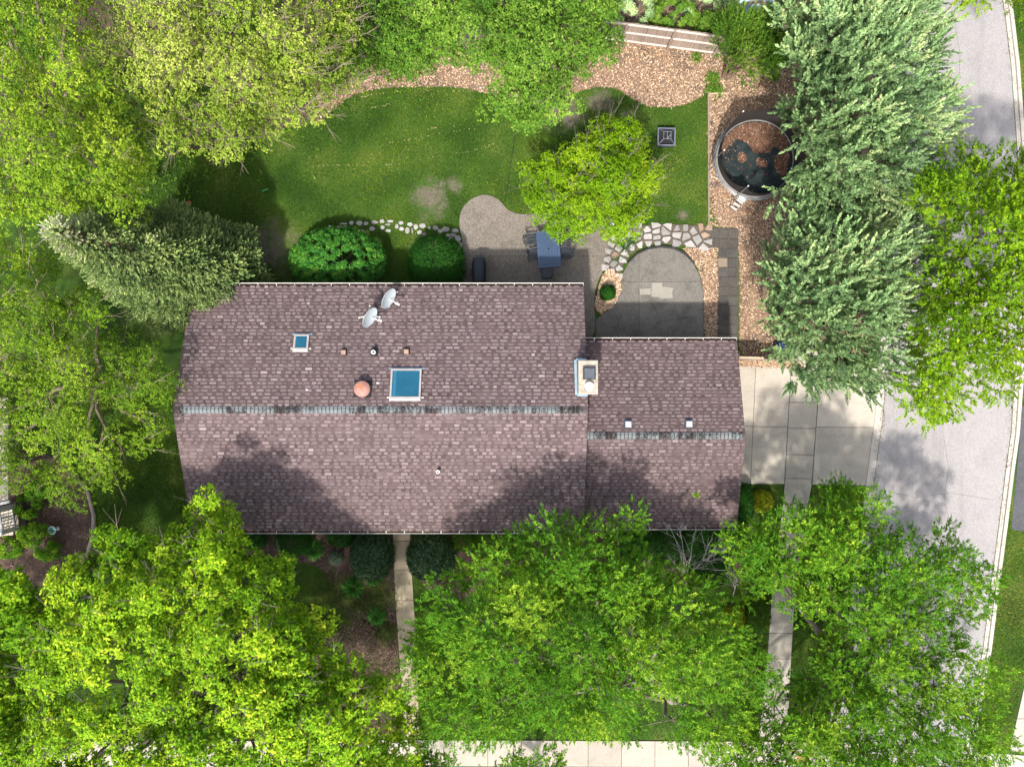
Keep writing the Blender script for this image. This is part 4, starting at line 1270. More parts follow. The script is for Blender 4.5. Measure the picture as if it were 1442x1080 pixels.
for (px, py, w) in ((532, 539.5, .12), (432, 549, .09), (521, 545, .06)):
    c = on_roof(px, py, .03); b = MB(); b.box((c[0], c[1], c[2]), (w, .08, .03)); b.build('roof_flashing', M['grey_metal'], house)
# ------- satellite dishes
def dish(px, py, label, arm, side):
    c = on_roof(px, py, .55)
    foot = np.array([c[0] + .02, c[1] + .05, zroof(c[1] + .05)])
    root = empty('satellite_dish', tuple(foot), 0, label, 'satellite dish', 'satellite dishes on the roof')
    nrm = Vector((.87 * math.cos(R(15)), -.5 * math.cos(R(15)), math.sin(R(15))))
    q = nrm.to_track_quat('Z', 'Y').to_matrix()
    prof = []
    Rd = .46
    for i in range(9):
        r = Rd * i / 8; prof.append((r, .09 * (r / Rd) ** 2))
    prof += [(Rd + .012, .095), (Rd + .012, .075)]
    for i in range(8, -1, -1):
        r = Rd * i / 8; prof.append((r, .09 * (r / Rd) ** 2 - .018))
    b = MB(); b.smooth = True; b.lathe(prof, c, 32, rot=q); b.build('reflector', M['dish_paint'], root)
    C = Vector(c)
    low = C + q @ Vector((0, -.40, .03))
    if low.z > C.z: low = C - (q @ Vector((0, -.40, 0))) + nrm * .03
    tip = Vector(G(arm[0], arm[1], c[2] + .05))
    b = MB(); b.tube([C - nrm * .05 + (low - C) * .75, tip], .022, 8); b.build('feed_arm', M['white_plastic'], root)
    b = MB(); d = (C - tip).normalized()
    b.lathe([(.03, -.06), (.05, -.05), (.05, .05), (.07, .09), (.06, .10), (0, .10)], tip, 14, rot=d.to_track_quat('Z', 'Y').to_matrix()); b.build('feed_horn', M['white_plastic'], root)
    b = MB(); b.tube([Vector(foot), Vector(foot) + Vector((0, 0, .30)), C - nrm * .06], .028, 8); b.build('mast', M['grey_metal'], root)
    b = MB(); b.box(Vector(foot) + Vector((0, 0, .035)), (.22, .3, .02), rot=Matrix.Rotation(-math.atan(SL), 3, 'X')); b.build('foot_plate', M['grey_metal'], root)
    for (dx, dy) in side:
        e = Vector(on_roof(px + dx, py + dy, .04))
        b = MB(); b.tube([C - nrm * .08 - Vector((0, 0, .12)), e], .014, 6); b.lathe([(.035, -.01), (.035, .02), (0, .03)], e, 10); b.build('strut', M['white_plastic'], root)
dish(518.8, 446, 'lower satellite dish standing nearer the skylights, facing right', (536, 451.5), [(-13, 1.5), (2, -15), (16, .5)])
dish(545.3, 419.3, 'upper satellite dish standing beside the white gutter, facing right', (561, 428.5), [(14, -8), (2.5, 12)])
b = MB()
b.tube([G(528, 401, 3.1), on_roof(531, 406, .02), on_roof(535, 410, .03), on_roof(539, 415, .03)], .014, 6)
b.tube([on_roof(527, 403, .02), on_roof(538, 409, .02), on_roof(541, 415, .2)], .010, 6)
tag(b.build('dish_cable', M['black_rubber']), 'black cables running from the upper satellite dish to the gutter', 'cable')

c = on_roof(981.5, 696, .05, True)
T_ = np.array([c] * 9) + rng.normal(0, .07, (9, 3)) * np.array([1, 1, .1])
V, Fc, tn = rosettes(T_, np.tile([0, 0, 1.0], (9, 1)), np.full(9, .75), 4, .11, .05)
tag(link('fallen_sprig', np_mesh('fallen_sprig', V, Fc, tn, M['leaf_ash'])), 'small green leafy sprig fallen on the garage roof', 'leaf sprig')
k = 420
Pr = np.array([on_roof(rng.uniform(275, 815), rng.choice([rng.uniform(640, 738), rng.uniform(410, 738)]), .03) for _ in range(k)] + [on_roof(rng.uniform(835, 1030), rng.uniform(640, 735), .03, True) for _ in range(160)])
a = rng.uniform(0, 6.283, len(Pr)); A_ = np.stack([np.cos(a), np.sin(a), np.zeros(len(Pr))], 1)
V, Fc, tn = leaf_verts(Pr, A_, np.tile([0, 0, 1.0], (len(Pr), 1)), rng.uniform(.02, .07, len(Pr)), rng.uniform(.012, .03, len(Pr)), rng.uniform(0, .8, len(Pr)))
tag(link('roof_litter', np_mesh('roof_litter', V, Fc, tn, M['litter'])), 'scattered tiny leaf litter lying on the lower roof slopes', 'leaf litter', kind='stuff')

# ================================================================== GARDEN THINGS
# ------- back fence
A = Vector((*G2(780, 46.5), 0)); B = Vector((*G2(1060, 84), 0))
d = (B - A); Lf = d.length; d.normalize(); nrm = Vector((d.y, -d.x, 0))
if nrm.y > 0: nrm = -nrm
fence = empty('wood_fence', A, 0, 'weathered wooden picket fence with pale rails behind the bark mulch', 'fence')
ang = math.atan2(d.y, d.x)
me = None; x = 0
for i in range(int(Lf / .147)):
    if me is None or i % 10 == 0:
        b = MB(); b.box((0, 0, .92), (.138, .02, 1.78 + random.uniform(-.015, .02))); me = b.mesh('picket', M['fence_wood'])
    o = link('picket', me, fence); q = A + d * (i * .147 + .07) + nrm * random.uniform(-.004, .004)
    o.location = (q.x, q.y, 0); o.rotation_euler = (random.uniform(-.006, .006), random.uniform(-.008, .008), ang)
for hz in (.2, .98, 1.70):
    b = MB(); b.bar(A + nrm * .036 + Vector((0, 0, hz)), B + nrm * .036 + Vector((0, 0, hz)), .045, .075); b.build('rail', M['rail_wood'], fence)
for px in (812, 875, 939, 1004, 1058):
    t_ = (px - 780) / 280.0; q = A + (B - A) * t_ + nrm * .11
    b = MB(); b.box((q.x, q.y, .93), (.1, .1, 1.86), ang); b.build('post', M['fence_wood'], fence)
# ------- low screen beside the driveway
lf = empty('low_wood_fence', (*G2(1041, 506), 0), 0, 'low tan wooden fence between garage corner and juniper, beside the driveway', 'fence')
A2 = Vector((*G2(1030, 506), 0)); B2 = Vector((*G2(1118, 509), 0)); dd2 = (B2 - A2); n2 = int(dd2.length / .15)
b = MB(); b.box((0, 0, .62), (.14, .02, 1.2)); me = b.mesh('picket', M['fence_wood'])
for i in range(n2):
    o = link('picket', me, lf); q = A2 + dd2 * ((i + .5) / n2); o.location = q; o.rotation_euler = (0, 0, math.atan2(dd2.y, dd2.x))
b = MB(); b.bar(A2 + Vector((0, .05, 1.2)), A2 + dd2 * .34 + Vector((0, .05, 1.2)), .09, .05); b.build('cap_rail', M['tan_wood'], lf)
q = A2 + dd2 * .345
b = MB(); b.box((q.x, q.y + .05, .64), (.1, .1, 1.32)); b.build('post', M['tan_wood'], lf)
# ------- recycling bin
bx, by = G2(1099, 490)
bn = empty('recycling_bin', (bx, by, 0), .3, 'dark blue recycling bin half hidden under the juniper', 'bin')
b = MB(); b.add([(-.22, -.26, .08), (.22, -.26, .08), (.22, .26, .08), (-.22, .26, .08), (-.29, -.34, .98), (.29, -.34, .98), (.29, .34, .98), (-.29, .34, .98)], [(3, 2, 1, 0), (0, 1, 5, 4), (1, 2, 6, 5), (2, 3, 7, 6), (3, 0, 4, 7)])
b.build('body', M['blue_plastic'], bn, True)
b = MB(); b.prism([(-.31, -.37), (.31, -.37), (.31, .36), (-.31, .36)], .985, 1.05, .025); b.build('lid', M['blue_plastic'], bn, True)
for sx in (-1, 1):
    b = MB(); b.lathe([(.0, -.03), (.12, -.03), (.12, .03), (0, .03)], (sx * .24, .28, .12), 14, rot=Matrix.Rotation(R(90), 3, 'Y')); b.build('wheel', M['black_rubber'], bn, True)
b = MB(); b.tube([(-.22, .37, .93), (-.22, .43, .96), (.22, .43, .96), (.22, .37, .93)], .018, 6); b.build('handle', M['black_rubber'], bn, True)
# ------- fire pit
fx, fy = G2(938.6, 192.8, .4)
fp = empty('fire_pit', (fx, fy, 0), R(-1), 'square slate grey fire pit with a wire spark screen on the lawn', 'fire pit')
hw = .40
for sx, sy in ((1, 0), (-1, 0), (0, 1), (0, -1)):
    b = MB(); b.box((sx * (hw - .03), sy * (hw - .03), .21), (.03 if sx else 2 * hw - .09, .03 if sy else 2 * hw - .09, .34)); b.build('side_panel', M['slate_metal'], fp, True)
for sx in (-1, 1):
    for sy in (-1, 1):
        b = MB(); b.box((sx * (hw - .03), sy * (hw - .03), .19), (.055, .055, .38)); b.build('leg', M['slate_metal'], fp, True)
t = NT('fire_pit_rim'); M['rim'] = t.fin((0.16, 0.17, 0.23), .5, .3)
b = MB()
for s in (-1, 1):
    b.box((0, s * hw, .395), (2 * hw + .04, .045, .03)); b.box((s * hw, 0, .395), (.045, 2 * hw - .046, .03))
b.build('rim', M['rim'], fp, True)
b = MB()
for i in range(9):
    k = -hw + .05 + i * (2 * hw - .1) / 8
    for s in (-1, 1):
        b.tube([(k, s * (hw - .03), .41), (k * .45, s * .17, .57)], .004, 4); b.tube([(s * (hw - .03), k, .41), (s * .17, k * .45, .57)], .004, 4)
b.build('mesh_wire', M['dark_alu'], fp, True)['kind'] = 'stuff'
b = MB()
for sx in (-1, 1):
    for sy in (-1, 1): b.tube([(sx * (hw - .02), sy * (hw - .02), .41), (sx * .17, sy * .17, .58)], .013, 6)
b.build('corner_bar', M['steel'], fp, True)
b = MB()
for s in (-1, 1): b.box((0, s * .17, .585), (.36, .022, .02)); b.box((s * .17, 0, .585), (.022, .318, .02))
b.box((.0, 0, .585), (.022, .318, .018)); b.bar((.01, -.15, .59), (.16, .05, .59), .03, .01)
b.build('top_frame', M['steel'], fp, True)
b = MB(); b.box((0, 0, .2), (.70, .70, .04)); b.build('bowl', M['black_rubber'], fp, True)
# ------- dining set
tx, ty = G2(772.5, 351, .74); TR = R(4.5)
tb = empty('dining_table', (tx, ty, 0), TR, 'navy slatted dining table on the patio under the small tree', 'table')
tw, tl = 1.07, 1.70
for i in range(8):
    b = MB(); b.box((-tw / 2 + .13 + (i + .5) * (tw - .26) / 8, 0, .73), ((tw - .26) / 8 - .008, tl - .26, .022)); b.build('slat', M['navy'], tb, True)
for s in (-1, 1):
    b = MB(); b.box((0, s * (tl / 2 - .063), .732), (tw, .122, .03)); b.build('end_board', M['navy'], tb, True)
    b = MB(); b.box((s * (tw / 2 - .063), 0, .732), (.122, tl - .256, .03)); b.build('side_board', M['navy'], tb, True)
for sx in (-1, 1):
    for sy in (-1, 1):
        b = MB(); b.tube([(sx * (tw / 2 - .1), sy * (tl / 2 - .1), .71), (sx * (tw / 2 - .07), sy * (tl / 2 - .07), .04)], [.035, .025], 8); b.build('leg', M['navy'], tb, True)
b = MB(); b.torus((0, .02, .745), .032, .01, 16, 6); b.lathe([(0, .744), (.03, .744)], (0, .02, 0), 14); b.build('umbrella_hole', M['black_rubber'], tb, True)
b = MB(); b.box((0, 0, .70), (tw - .2, .06, .04)); b.box((0, .5, .70), (tw - .2, .06, .04)); b.box((0, -.5, .70), (tw - .2, .06, .04)); b.build('apron_bar', M['navy'], tb, True)
def make_chair():
    root = empty('patio_chair')
    b = MB()
    for i in range(7): b.bar((-.20 + i * .4 / 6, -.21, .42), (-.20 + i * .4 / 6, .22, .41), .045, .014)
    b.box((0, -.22, .42), (.46, .03, .03)); b.box((0, .225, .41), (.46, .03, .03)); b.box((-.235, 0, .415), (.025, .46, .03)); b.box((.235, 0, .415), (.025, .46, .03))
    b.build('seat', M['dark_alu'], root, True)
    for sx in (-1, 1):
        b = MB(); b.tube([(sx * .24, -.23, .0), (sx * .235, -.22, .2), (sx * .24, -.23, .43), (sx * .265, -.20, .63)], .017, 7); b.build('leg', M['dark_alu'], root, True)
        b = MB(); b.tube([(sx * .22, .27, .0), (sx * .22, .23, .25), (sx * .22, .24, .43)], .017, 7); b.build('leg', M['dark_alu'], root, True)
        b = MB(); b.tube([(sx * .275, -.24, .62), (sx * .285, -.1, .655), (sx * .275, .1, .65), (sx * .235, .29, .63)], [.022, .027, .025, .02], 8); b.build('armrest', M['dark_alu'], root, True)
    b = MB()
    ring = []
    for i in range(13):
        a = math.pi * i / 12
        ring.append((.235 * math.cos(a), .30 + .10 * math.sin(a), .62 + .30 * math.sin(a)))
    b.tube([(.22, .235, .42)] + ring + [(-.22, .235, .42)], .018, 7); b.build('back_frame', M['dark_alu'], root, True)
    b = MB()
    for a in (-1, 1):
        b.tube([(a * .02, .26, .46), (a * .10, .30, .56), (a * .03, .34, .68), (a * .12, .37, .78), (a * .02, .40, .90)], .011, 6)
        b.tube([(a * .21, .28, .56), (a * .12, .31, .62), (a * .17, .35, .74), (a * .06, .385, .84)], .011, 6)
        b.tube([(a * .20, .27, .48), (a * .06, .30, .52), (a * .0, .33, .62)], .010, 6)
    b.build('back_scroll', M['dark_alu'], root, True)
    return root
CH = [(748, 338.5, 90, 'dark metal patio chair at the upper left of the navy table'), (753, 359, 90, 'dark metal patio chair at the lower left of the navy table'),
      (794, 338, -90, 'dark metal patio chair at the right of the navy table, mostly under the leaves'), (796, 357.5, -90, 'dark metal patio chair at the lower right of the navy table'), (769.5, 383.5, 180, 'dark metal patio chair at the foot of the navy table nearest the roof')]
ch0 = make_chair()
for i, (px, py, a, lab) in enumerate(CH):
    o = ch0 if i == 0 else copy_tree(ch0)
    x, y = G2(px, py, .45); o.location = (x, y, .05); o.rotation_euler = (0, 0, R(a) + TR)
    tag(o, lab, 'chair', 'patio chairs round the table')
# ------- covered grill
gx, gy = G2(674.5, 384, .9)
gr = empty('covered_grill', (gx, gy, .05), 0, 'barbecue grill under a fitted black cover beside the clipped shrub', 'grill')
b = MB(); b.smooth = False
secs = [(.06, .30, .70), (.45, .31, .71), (.84, .315, .73), (.90, .29, .72), (1.02, .265, .60), (1.10, .215, .50), (1.13, .12, .40)]
vs = []; n = 16
for z, hx, hy in secs:
    for k in range(n):
        a = 2 * math.pi * (k + .5) / n; ca, sa = math.cos(a), math.sin(a)
        e = .32
        wv = 1 + (.03 * math.sin(k * 2.3 + z * 5) if z < .9 else 0)
        vs.append((hx * math.copysign(abs(ca) ** e, ca) * wv, hy * math.copysign(abs(sa) ** e, sa) * wv, z))
fs = []
for i in range(len(secs) - 1):
    for k in range(n): fs.append((i * n + k, i * n + (k + 1) % n, (i + 1) * n + (k + 1) % n, (i + 1) * n + k))
fs.append(tuple(range((len(secs) - 1) * n, len(secs) * n)))
b.add(vs, fs); b.build('cover', M['cover'], gr, True)
b = MB(); b.tube([(.05, .15, 1.09), (.14, .16, 1.105), (.22, .15, 1.06)], .016, 6); b.build('cover_strap', M['black_rubber'], gr, True)
b = MB(); b.tube([(-.32, .2, .72), (-.37, .1, .74), (-.37, -.1, .74), (-.32, -.2, .72)], .02, 6); b.build('side_handle', M['black_rubber'], gr, True)
for sx in (-1, 1):
    for sy in (-1, 1):
        b = MB(); b.lathe([(0, -.02), (.05, -.02), (.05, .02), (0, .02)], (sx * .24, sy * .58, .05), 12, rot=Matrix.Rotation(R(90), 3, 'Y')); b.build('wheel', M['black_rubber'], gr, True)
# ------- trampoline
TH = .92; tcx, tcy = G2(1064, 223, TH); TRr = 58 * (H - TH) / F
tr = empty('trampoline', (tcx, tcy, 0), 0, 'round black trampoline with sagging net littered with brown leaves', 'trampoline')
b = MB(); b.smooth = True; b.torus((0, 0, TH), TRr - .02, .028, 64, 8); b.torus((0, 0, TH - .16), TRr - .01, .022, 64, 8); b.build('frame_ring', M['steel'], tr, True)
b = MB(); b.smooth = True; b.torus((0, 0, TH + .01), TRr - .12, .07, 64, 8, 1.0, .35); b.build('spring_pad', M['pad'], tr, True)
b = MB(); b.smooth = True; Rm_ = TRr - .19
b.lathe([(0, TH - .10), (.5, TH - .085), (1.0, TH - .055), (Rm_, TH - .01)][::-1], (0, 0, 0), 48, cap=False); mt = b.build('mat', M['mat'], tr, True)
# litter on the mat
k = 20000
P = rng.uniform(-Rm_, Rm_, (k, 2)); rr = np.hypot(P[:, 0], P[:, 1])
nz = np.sin(P[:, 0] * 4.1 + 1) * np.sin(P[:, 1] * 3.7) * .25 + np.sin(P[:, 0] * 9 + P[:, 1] * 7) * .10
band_ = (P[:, 1] - .56 + .3 * np.sin(P[:, 0] * 2.1) + nz > 0)
blob = (np.hypot((P[:, 0] + .62) / 1.0, (P[:, 1] - .10)) < .24 + nz * .3) | (np.hypot((P[:, 0] - .28) / 1.6, (P[:, 1] + .18)) < .19 + nz * .3) | (np.hypot((P[:, 0] - 1.25) / .40, P[:, 1] + .1) < .70 + nz * .6)
sel = (rr < Rm_ - .06) & (band_ | blob | (rng.uniform(0, 1, k) < .015))
P = P[sel]; k = len(P)
zz = TH - .10 + .09 * (np.hypot(P[:, 0], P[:, 1]) / Rm_) ** 1.5 + rng.uniform(.004, .02, k)
a = rng.uniform(0, 6.283, k)
Aa = unit(np.stack([np.cos(a), np.sin(a), rng.normal(0, .15, k)], 1)); N = unit(np.array([0, 0, 1.]) + rng.normal(0, .25, (k, 3))); N = unit(N - Aa * (Aa * N).sum(1, keepdims=True))
tl_ = .45 + rng.normal(0, .14, k) + np.where(rng.uniform(0, 1, k) < .05, .5, 0)
V, Fc, tn = leaf_verts(np.stack([P[:, 0], P[:, 1], zz], 1), Aa, N, rng.uniform(.05, .1, k), rng.uniform(.035, .065, k), tl_)
o = link('leaf_litter', np_mesh('leaf_litter', V, Fc, tn, M['litter']), mt, True); o['kind'] = 'stuff'
poles = [math.atan2(-(279 - 223), 1036 - 1064), math.atan2(-(227 - 223), 1003 - 1064), math.atan2(-(178 - 223), 1030 - 1064)]
p0 = poles[1]
PA = [p0 + i * math.pi / 3 for i in range(6)]
PTOP = []
for a in PA:
    r = TRr + .06
    e = (r * math.cos(a), r * math.sin(a)); PTOP.append((e[0] * .97, e[1] * .97, 2.45))
    b = MB(); b.tube([(e[0], e[1], .25), (e[0], e[1], 1.2), (e[0] * .97, e[1] * .97, 2.45)], .02, 8); pl = b.build('pole', M['steel'], tr, True)
    b = MB(); b.lathe([(.03, 2.43), (.035, 2.46), (.02, 2.5), (0, 2.51)], (e[0] * .97, e[1] * .97, 0), 10); b.build('pole_cap', M['white_plastic'], pl, True)
for i in range(3):
    a = p0 + math.pi / 6 + i * 2 * math.pi / 3 - .2
    p1 = (TRr * math.cos(a - .22), TRr * math.sin(a - .22)); p2 = (TRr * math.cos(a + .22), TRr * math.sin(a + .22))
    b = MB(); b.tube([(p1[0], p1[1], TH - .03), (p1[0] * 1.04, p1[1] * 1.04, .03), (p2[0] * 1.04, p2[1] * 1.04, .03), (p2[0], p2[1], TH - .03)], .022, 8); b.build('leg', M['steel'], tr, True)
# net hanging from the pole tops, sagging between them
vs = []; fs = []; n = 72; mrow = 8
for i in range(n):
    a = p0 + 2 * math.pi * i / n
    u = (i % 12) / 12.0
    sag = 4 * u * (1 - u)
    for j in range(mrow):
        t_ = j / (mrow - 1)
        top = 2.36 - (.30 + .42 * (.5 - .5 * math.sin(a + .8))) * sag ** .6
        z = TH + .02 + (top - TH) * t_
        rin = (TRr - .14) * (1 - t_) + (TRr + .02 - .06 * sag) * t_ - .06 * math.sin(t_ * 3.14) * (1 + .6 * math.sin(a * 7))
        vs.append((rin * math.cos(a), rin * math.sin(a), z))
for i in range(n):
    for j in range(mrow - 1):
        fs.append((i * mrow + j, ((i + 1) % n) * mrow + j, ((i + 1) % n) * mrow + j + 1, i * mrow + j + 1))
b = MB(); b.smooth = True; b.add(vs, fs); b.build('safety_net', M['net'], tr, True)
lx, ly = G2(1037.5, 289, .5)
ld = empty('trampoline_ladder', (lx, ly, 0), R(-35), 'short metal step ladder leaning against the trampoline', 'ladder')
for s in (-1, 1):
    b = MB(); b.tube([(s * .17, -.18, .02), (s * .17, .22, .86), (s * .17, .28, .90)], .016, 7); b.build('rail', M['steel'], ld, True)
for i in range(3):
    z = .22 + i * .24
    b = MB(); b.box((0, -.09 + i * .115, z), (.34, .085, .02)); b.build('step', M['white_metal'], ld, True)
b = MB(); b.box((0, .23, .87), (.36, .16, .025)); b.build('platform', M['teal_step'], ld, True)
# ------- small things on the lawn
b = MB(); b.tube([(*G2(x, y), .07) for x, y in densify([(727, 172), (724, 200), (720, 225), (716, 250), (711, 283)], 3)], .011, 6)
tag(b.build('garden_cable', M['black_rubber']), 'thin dark cable lying across the back lawn to the patio', 'cable')
b = MB(); p = G(267, 287); b.lathe([(.0, .0), (.10, .03), (.12, .08), (.11, .09), (.08, .05), (0, .04)], p, 16)
tag(b.build('frisbee', M['red']), 'small round red toy lying on the dark lawn edge', 'toy')
b = MB(); b.tube([(*G2(370, 270), .07), (*G2(373, 268.6), .08), (*G2(378, 267), .07)], .02, 6)
tag(b.build('dog_toy', plain('green_plastic', (.05, .42, .12), .5)), 'short bright green stick lying on the back lawn', 'toy')
# ------- neighbour's porch and bed
pch = empty('porch', (*G2(0, 720), 0), 0, 'white railed porch corner of the neighbouring house at the left edge', 'porch')
PA_ = R(8)
def prot(px, py, h): return Vector(G(px, py, h))
n_b = 14
for i in range(n_b):
    t0, t1 = i / n_b, (i + 1) / n_b - .006
    a = -75 + (19 + 75) * t0; c_ = -75 + (19 + 75) * t1
    pl = [G2(a, 755 - a * .10, .6), G2(c_, 755 - c_ * .10, .6), G2(c_, 716 - c_ * .25, .6), G2(a, 716 - a * .25, .6)]
    b = MB(); b.prism(pl, .50, .6); b.build('floor_board', M['porch_board'], pch)
b = MB(); b.prism([G2(-75, 764, .45), G2(29, 750, .45), G2(23, 708, .45), G2(-75, 730, .45)], 0, .48); b.build('ledge', M['ledge_stone'], pch)
def railing(p, q, n):
    """p,q photo points of the floor line"""
    a = Vector(G(p[0], p[1], .6)); c_ = Vector(G(q[0], q[1], .6))
    for z, w, h in ((.98, .13, .06), (.12, .07, .06)):
        b = MB(); b.bar(a + Vector((0, 0, z)), c_ + Vector((0, 0, z)), w, h); b.build('rail', M['white_metal'], pch)
    b = MB(); b.box((0, 0, 0), (.045, .045, .82)); me = b.mesh('baluster', M['white_metal'])
    for i in range(n):
        o = link('baluster', me, pch); o.location = a + (c_ - a) * ((i + .5) / n) + Vector((0, 0, .55))
railing((19, 714), (24, 744), 7)
railing((-70, 738), (17, 714), 20)
railing((-70, 761), (24, 745), 20)
for (px, py) in ((18, 713), (25, 744)):
    p = G(px, py, .6); b = MB(); b.box((p[0], p[1], 1.15), (.14, .14, 1.15)); po = b.build('post', M['white_metal'], pch)
    b = MB(); b.prism([(p[0] + x * .095, p[1] + y * .095) for x, y in ((-1, -1), (1, -1), (1, 1), (-1, 1))], 1.726, 1.80, .04); b.build('post_cap', M['white_plastic'], po)
# roof over the rest of the porch
nb = 9
for i in range(nb):
    a = -80 + 92 * i / nb; c_ = -80 + 92 * (i + 1) / nb - .6
    pl = [G2(a, 690 + (8 - a) * .22 + 14, 2.6), G2(c_, 690 + (8 - c_) * .22 + 14, 2.6), G2(c_, 560, 2.6), G2(a, 560, 2.6)]
    b = MB(); b.prism(pl, 2.5, 2.6); b.build('roof_panel', M['porch_board'], pch)
b = MB(); b.bar(Vector(G(-80, 728, 2.6)), Vector(G(14, 706, 2.6)), .12, .12); b.build('fascia', M['white_metal'], pch)
p = G(8, 700, 0); b = MB(); b.box((p[0] - .3, p[1] + .2, 1.25), (.12, .12, 2.5)); b.build('post', M['white_metal'], pch)
p = G(81.5, 744)
bb = empty('bird_bath', (p[0], p[1], 0), 0, 'small white garden bird bath with teal bowl on dark mulch', 'bird bath')
b = MB(); b.smooth = True; b.lathe([(.12, 0), (.05, .06), (.04, .30), (.09, .36)], (0, 0, 0), 16); b.build('pedestal', M['white_plastic'], bb, True)
b = MB(); b.smooth = True; b.lathe([(.09, .35), (.17, .40), (.20, .45), (.18, .45), (.13, .417), (0, .402)], (0, 0, 0), 20); b.build('bowl', M['white_plastic'], bb, True)
b = MB(); b.smooth = True; b.lathe([(.175, .452), (.13, .425), (0, .41)], (0, 0, 0), 20, cap=False); b.build('basin', M['teal_glaze'], bb, True)
b = MB(); b.smooth = True; b.lathe([(0, -.07), (.03, -.05), (.045, 0), (.03, .05), (.0, .10)], (.16, .07, .49), 10, rot=Matrix.Rotation(R(60), 3, 'Y')); b.lathe([(0, -.03), (.025, 0), (0, .03)], (.24, .07, .54), 8); b.build('bird_figure', M['white_plastic'], bb, True)
# pale blue roof, guessed to be a shed, glimpsed at the top of the picture
sx_, sy_ = G2(1068, -2, 2.2)
sh = empty('garden_shed', (sx_, sy_, 0), 0, 'pale blue garden shed roof glimpsed between trees at the top edge', 'shed')
b = MB(); b.box((0, .9, 1.0), (1.2, 1.9, 2.0)); b.build('wall', M['siding'], sh, True)
for s in (-1, 1):
    b = MB(); b.add([(0, -.1, 2.4), (0, 1.95, 2.4), (s * .75, 1.95, 2.0), (s * .75, -.1, 2.0), (0, -.1, 2.34), (0, 1.95, 2.34), (s * .75, 1.95, 1.94), (s * .75, -.1, 1.94)], [(0, 1, 2, 3), (7, 6, 5, 4), (0, 3, 7, 4), (1, 5, 6, 2), (2, 6, 7, 3)])
    b.build('roof', M['pale_blue'], sh, True)
b = MB(); b.box((0, -.06, .9), (.7, .04, 1.7)); b.build('door', M['pale_blue'], sh, True)

# ================================================================== TREES
TG = 'broadleaf trees round the house'
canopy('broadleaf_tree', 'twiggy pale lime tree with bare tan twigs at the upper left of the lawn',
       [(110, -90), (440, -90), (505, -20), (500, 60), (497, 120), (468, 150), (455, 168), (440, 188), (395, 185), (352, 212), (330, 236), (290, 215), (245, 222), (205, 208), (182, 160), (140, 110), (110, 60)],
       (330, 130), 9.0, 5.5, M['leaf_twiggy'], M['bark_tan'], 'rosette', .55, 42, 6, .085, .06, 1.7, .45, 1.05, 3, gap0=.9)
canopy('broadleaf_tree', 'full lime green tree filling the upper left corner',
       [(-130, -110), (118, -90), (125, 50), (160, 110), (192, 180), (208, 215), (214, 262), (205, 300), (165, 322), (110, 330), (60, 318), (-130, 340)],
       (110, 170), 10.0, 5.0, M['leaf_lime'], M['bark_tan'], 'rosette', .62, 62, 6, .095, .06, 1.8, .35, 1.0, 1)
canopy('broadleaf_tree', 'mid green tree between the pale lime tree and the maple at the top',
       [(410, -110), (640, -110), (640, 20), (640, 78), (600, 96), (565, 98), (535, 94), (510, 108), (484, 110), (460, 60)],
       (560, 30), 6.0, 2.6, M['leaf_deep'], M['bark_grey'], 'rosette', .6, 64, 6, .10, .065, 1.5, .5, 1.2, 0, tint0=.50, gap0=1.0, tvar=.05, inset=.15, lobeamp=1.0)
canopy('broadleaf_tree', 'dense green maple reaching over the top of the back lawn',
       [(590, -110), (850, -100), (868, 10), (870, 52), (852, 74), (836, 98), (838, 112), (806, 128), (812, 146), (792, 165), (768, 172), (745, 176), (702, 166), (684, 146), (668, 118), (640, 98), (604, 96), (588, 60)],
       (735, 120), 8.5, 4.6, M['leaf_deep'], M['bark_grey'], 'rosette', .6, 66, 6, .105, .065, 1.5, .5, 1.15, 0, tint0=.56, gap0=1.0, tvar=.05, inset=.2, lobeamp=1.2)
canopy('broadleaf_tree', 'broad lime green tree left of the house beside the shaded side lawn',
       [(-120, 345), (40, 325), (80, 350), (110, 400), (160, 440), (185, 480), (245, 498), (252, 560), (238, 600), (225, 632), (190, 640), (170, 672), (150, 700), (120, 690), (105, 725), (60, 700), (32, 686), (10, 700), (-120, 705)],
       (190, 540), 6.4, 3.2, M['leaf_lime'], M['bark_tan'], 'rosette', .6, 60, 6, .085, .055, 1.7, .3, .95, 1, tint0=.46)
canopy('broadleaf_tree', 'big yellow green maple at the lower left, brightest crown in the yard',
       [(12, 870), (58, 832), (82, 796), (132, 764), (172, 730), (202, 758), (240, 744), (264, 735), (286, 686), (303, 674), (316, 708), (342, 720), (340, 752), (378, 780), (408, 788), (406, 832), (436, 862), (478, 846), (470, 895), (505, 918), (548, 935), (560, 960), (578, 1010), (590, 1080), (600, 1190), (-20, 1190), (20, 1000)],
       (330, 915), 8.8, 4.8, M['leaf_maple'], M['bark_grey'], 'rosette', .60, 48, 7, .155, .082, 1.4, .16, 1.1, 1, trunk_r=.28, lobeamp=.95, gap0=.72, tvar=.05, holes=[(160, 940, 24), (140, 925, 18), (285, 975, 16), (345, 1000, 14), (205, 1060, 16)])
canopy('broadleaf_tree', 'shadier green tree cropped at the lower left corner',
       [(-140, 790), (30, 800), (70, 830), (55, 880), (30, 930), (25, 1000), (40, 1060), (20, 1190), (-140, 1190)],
       (60, 900), 8.0, 4.0, M['leaf_maple'], M['bark_grey'], 'rosette', .65, 48, 7, .17, .09, 1.7, .5, 1.0, 0, tint0=.42)
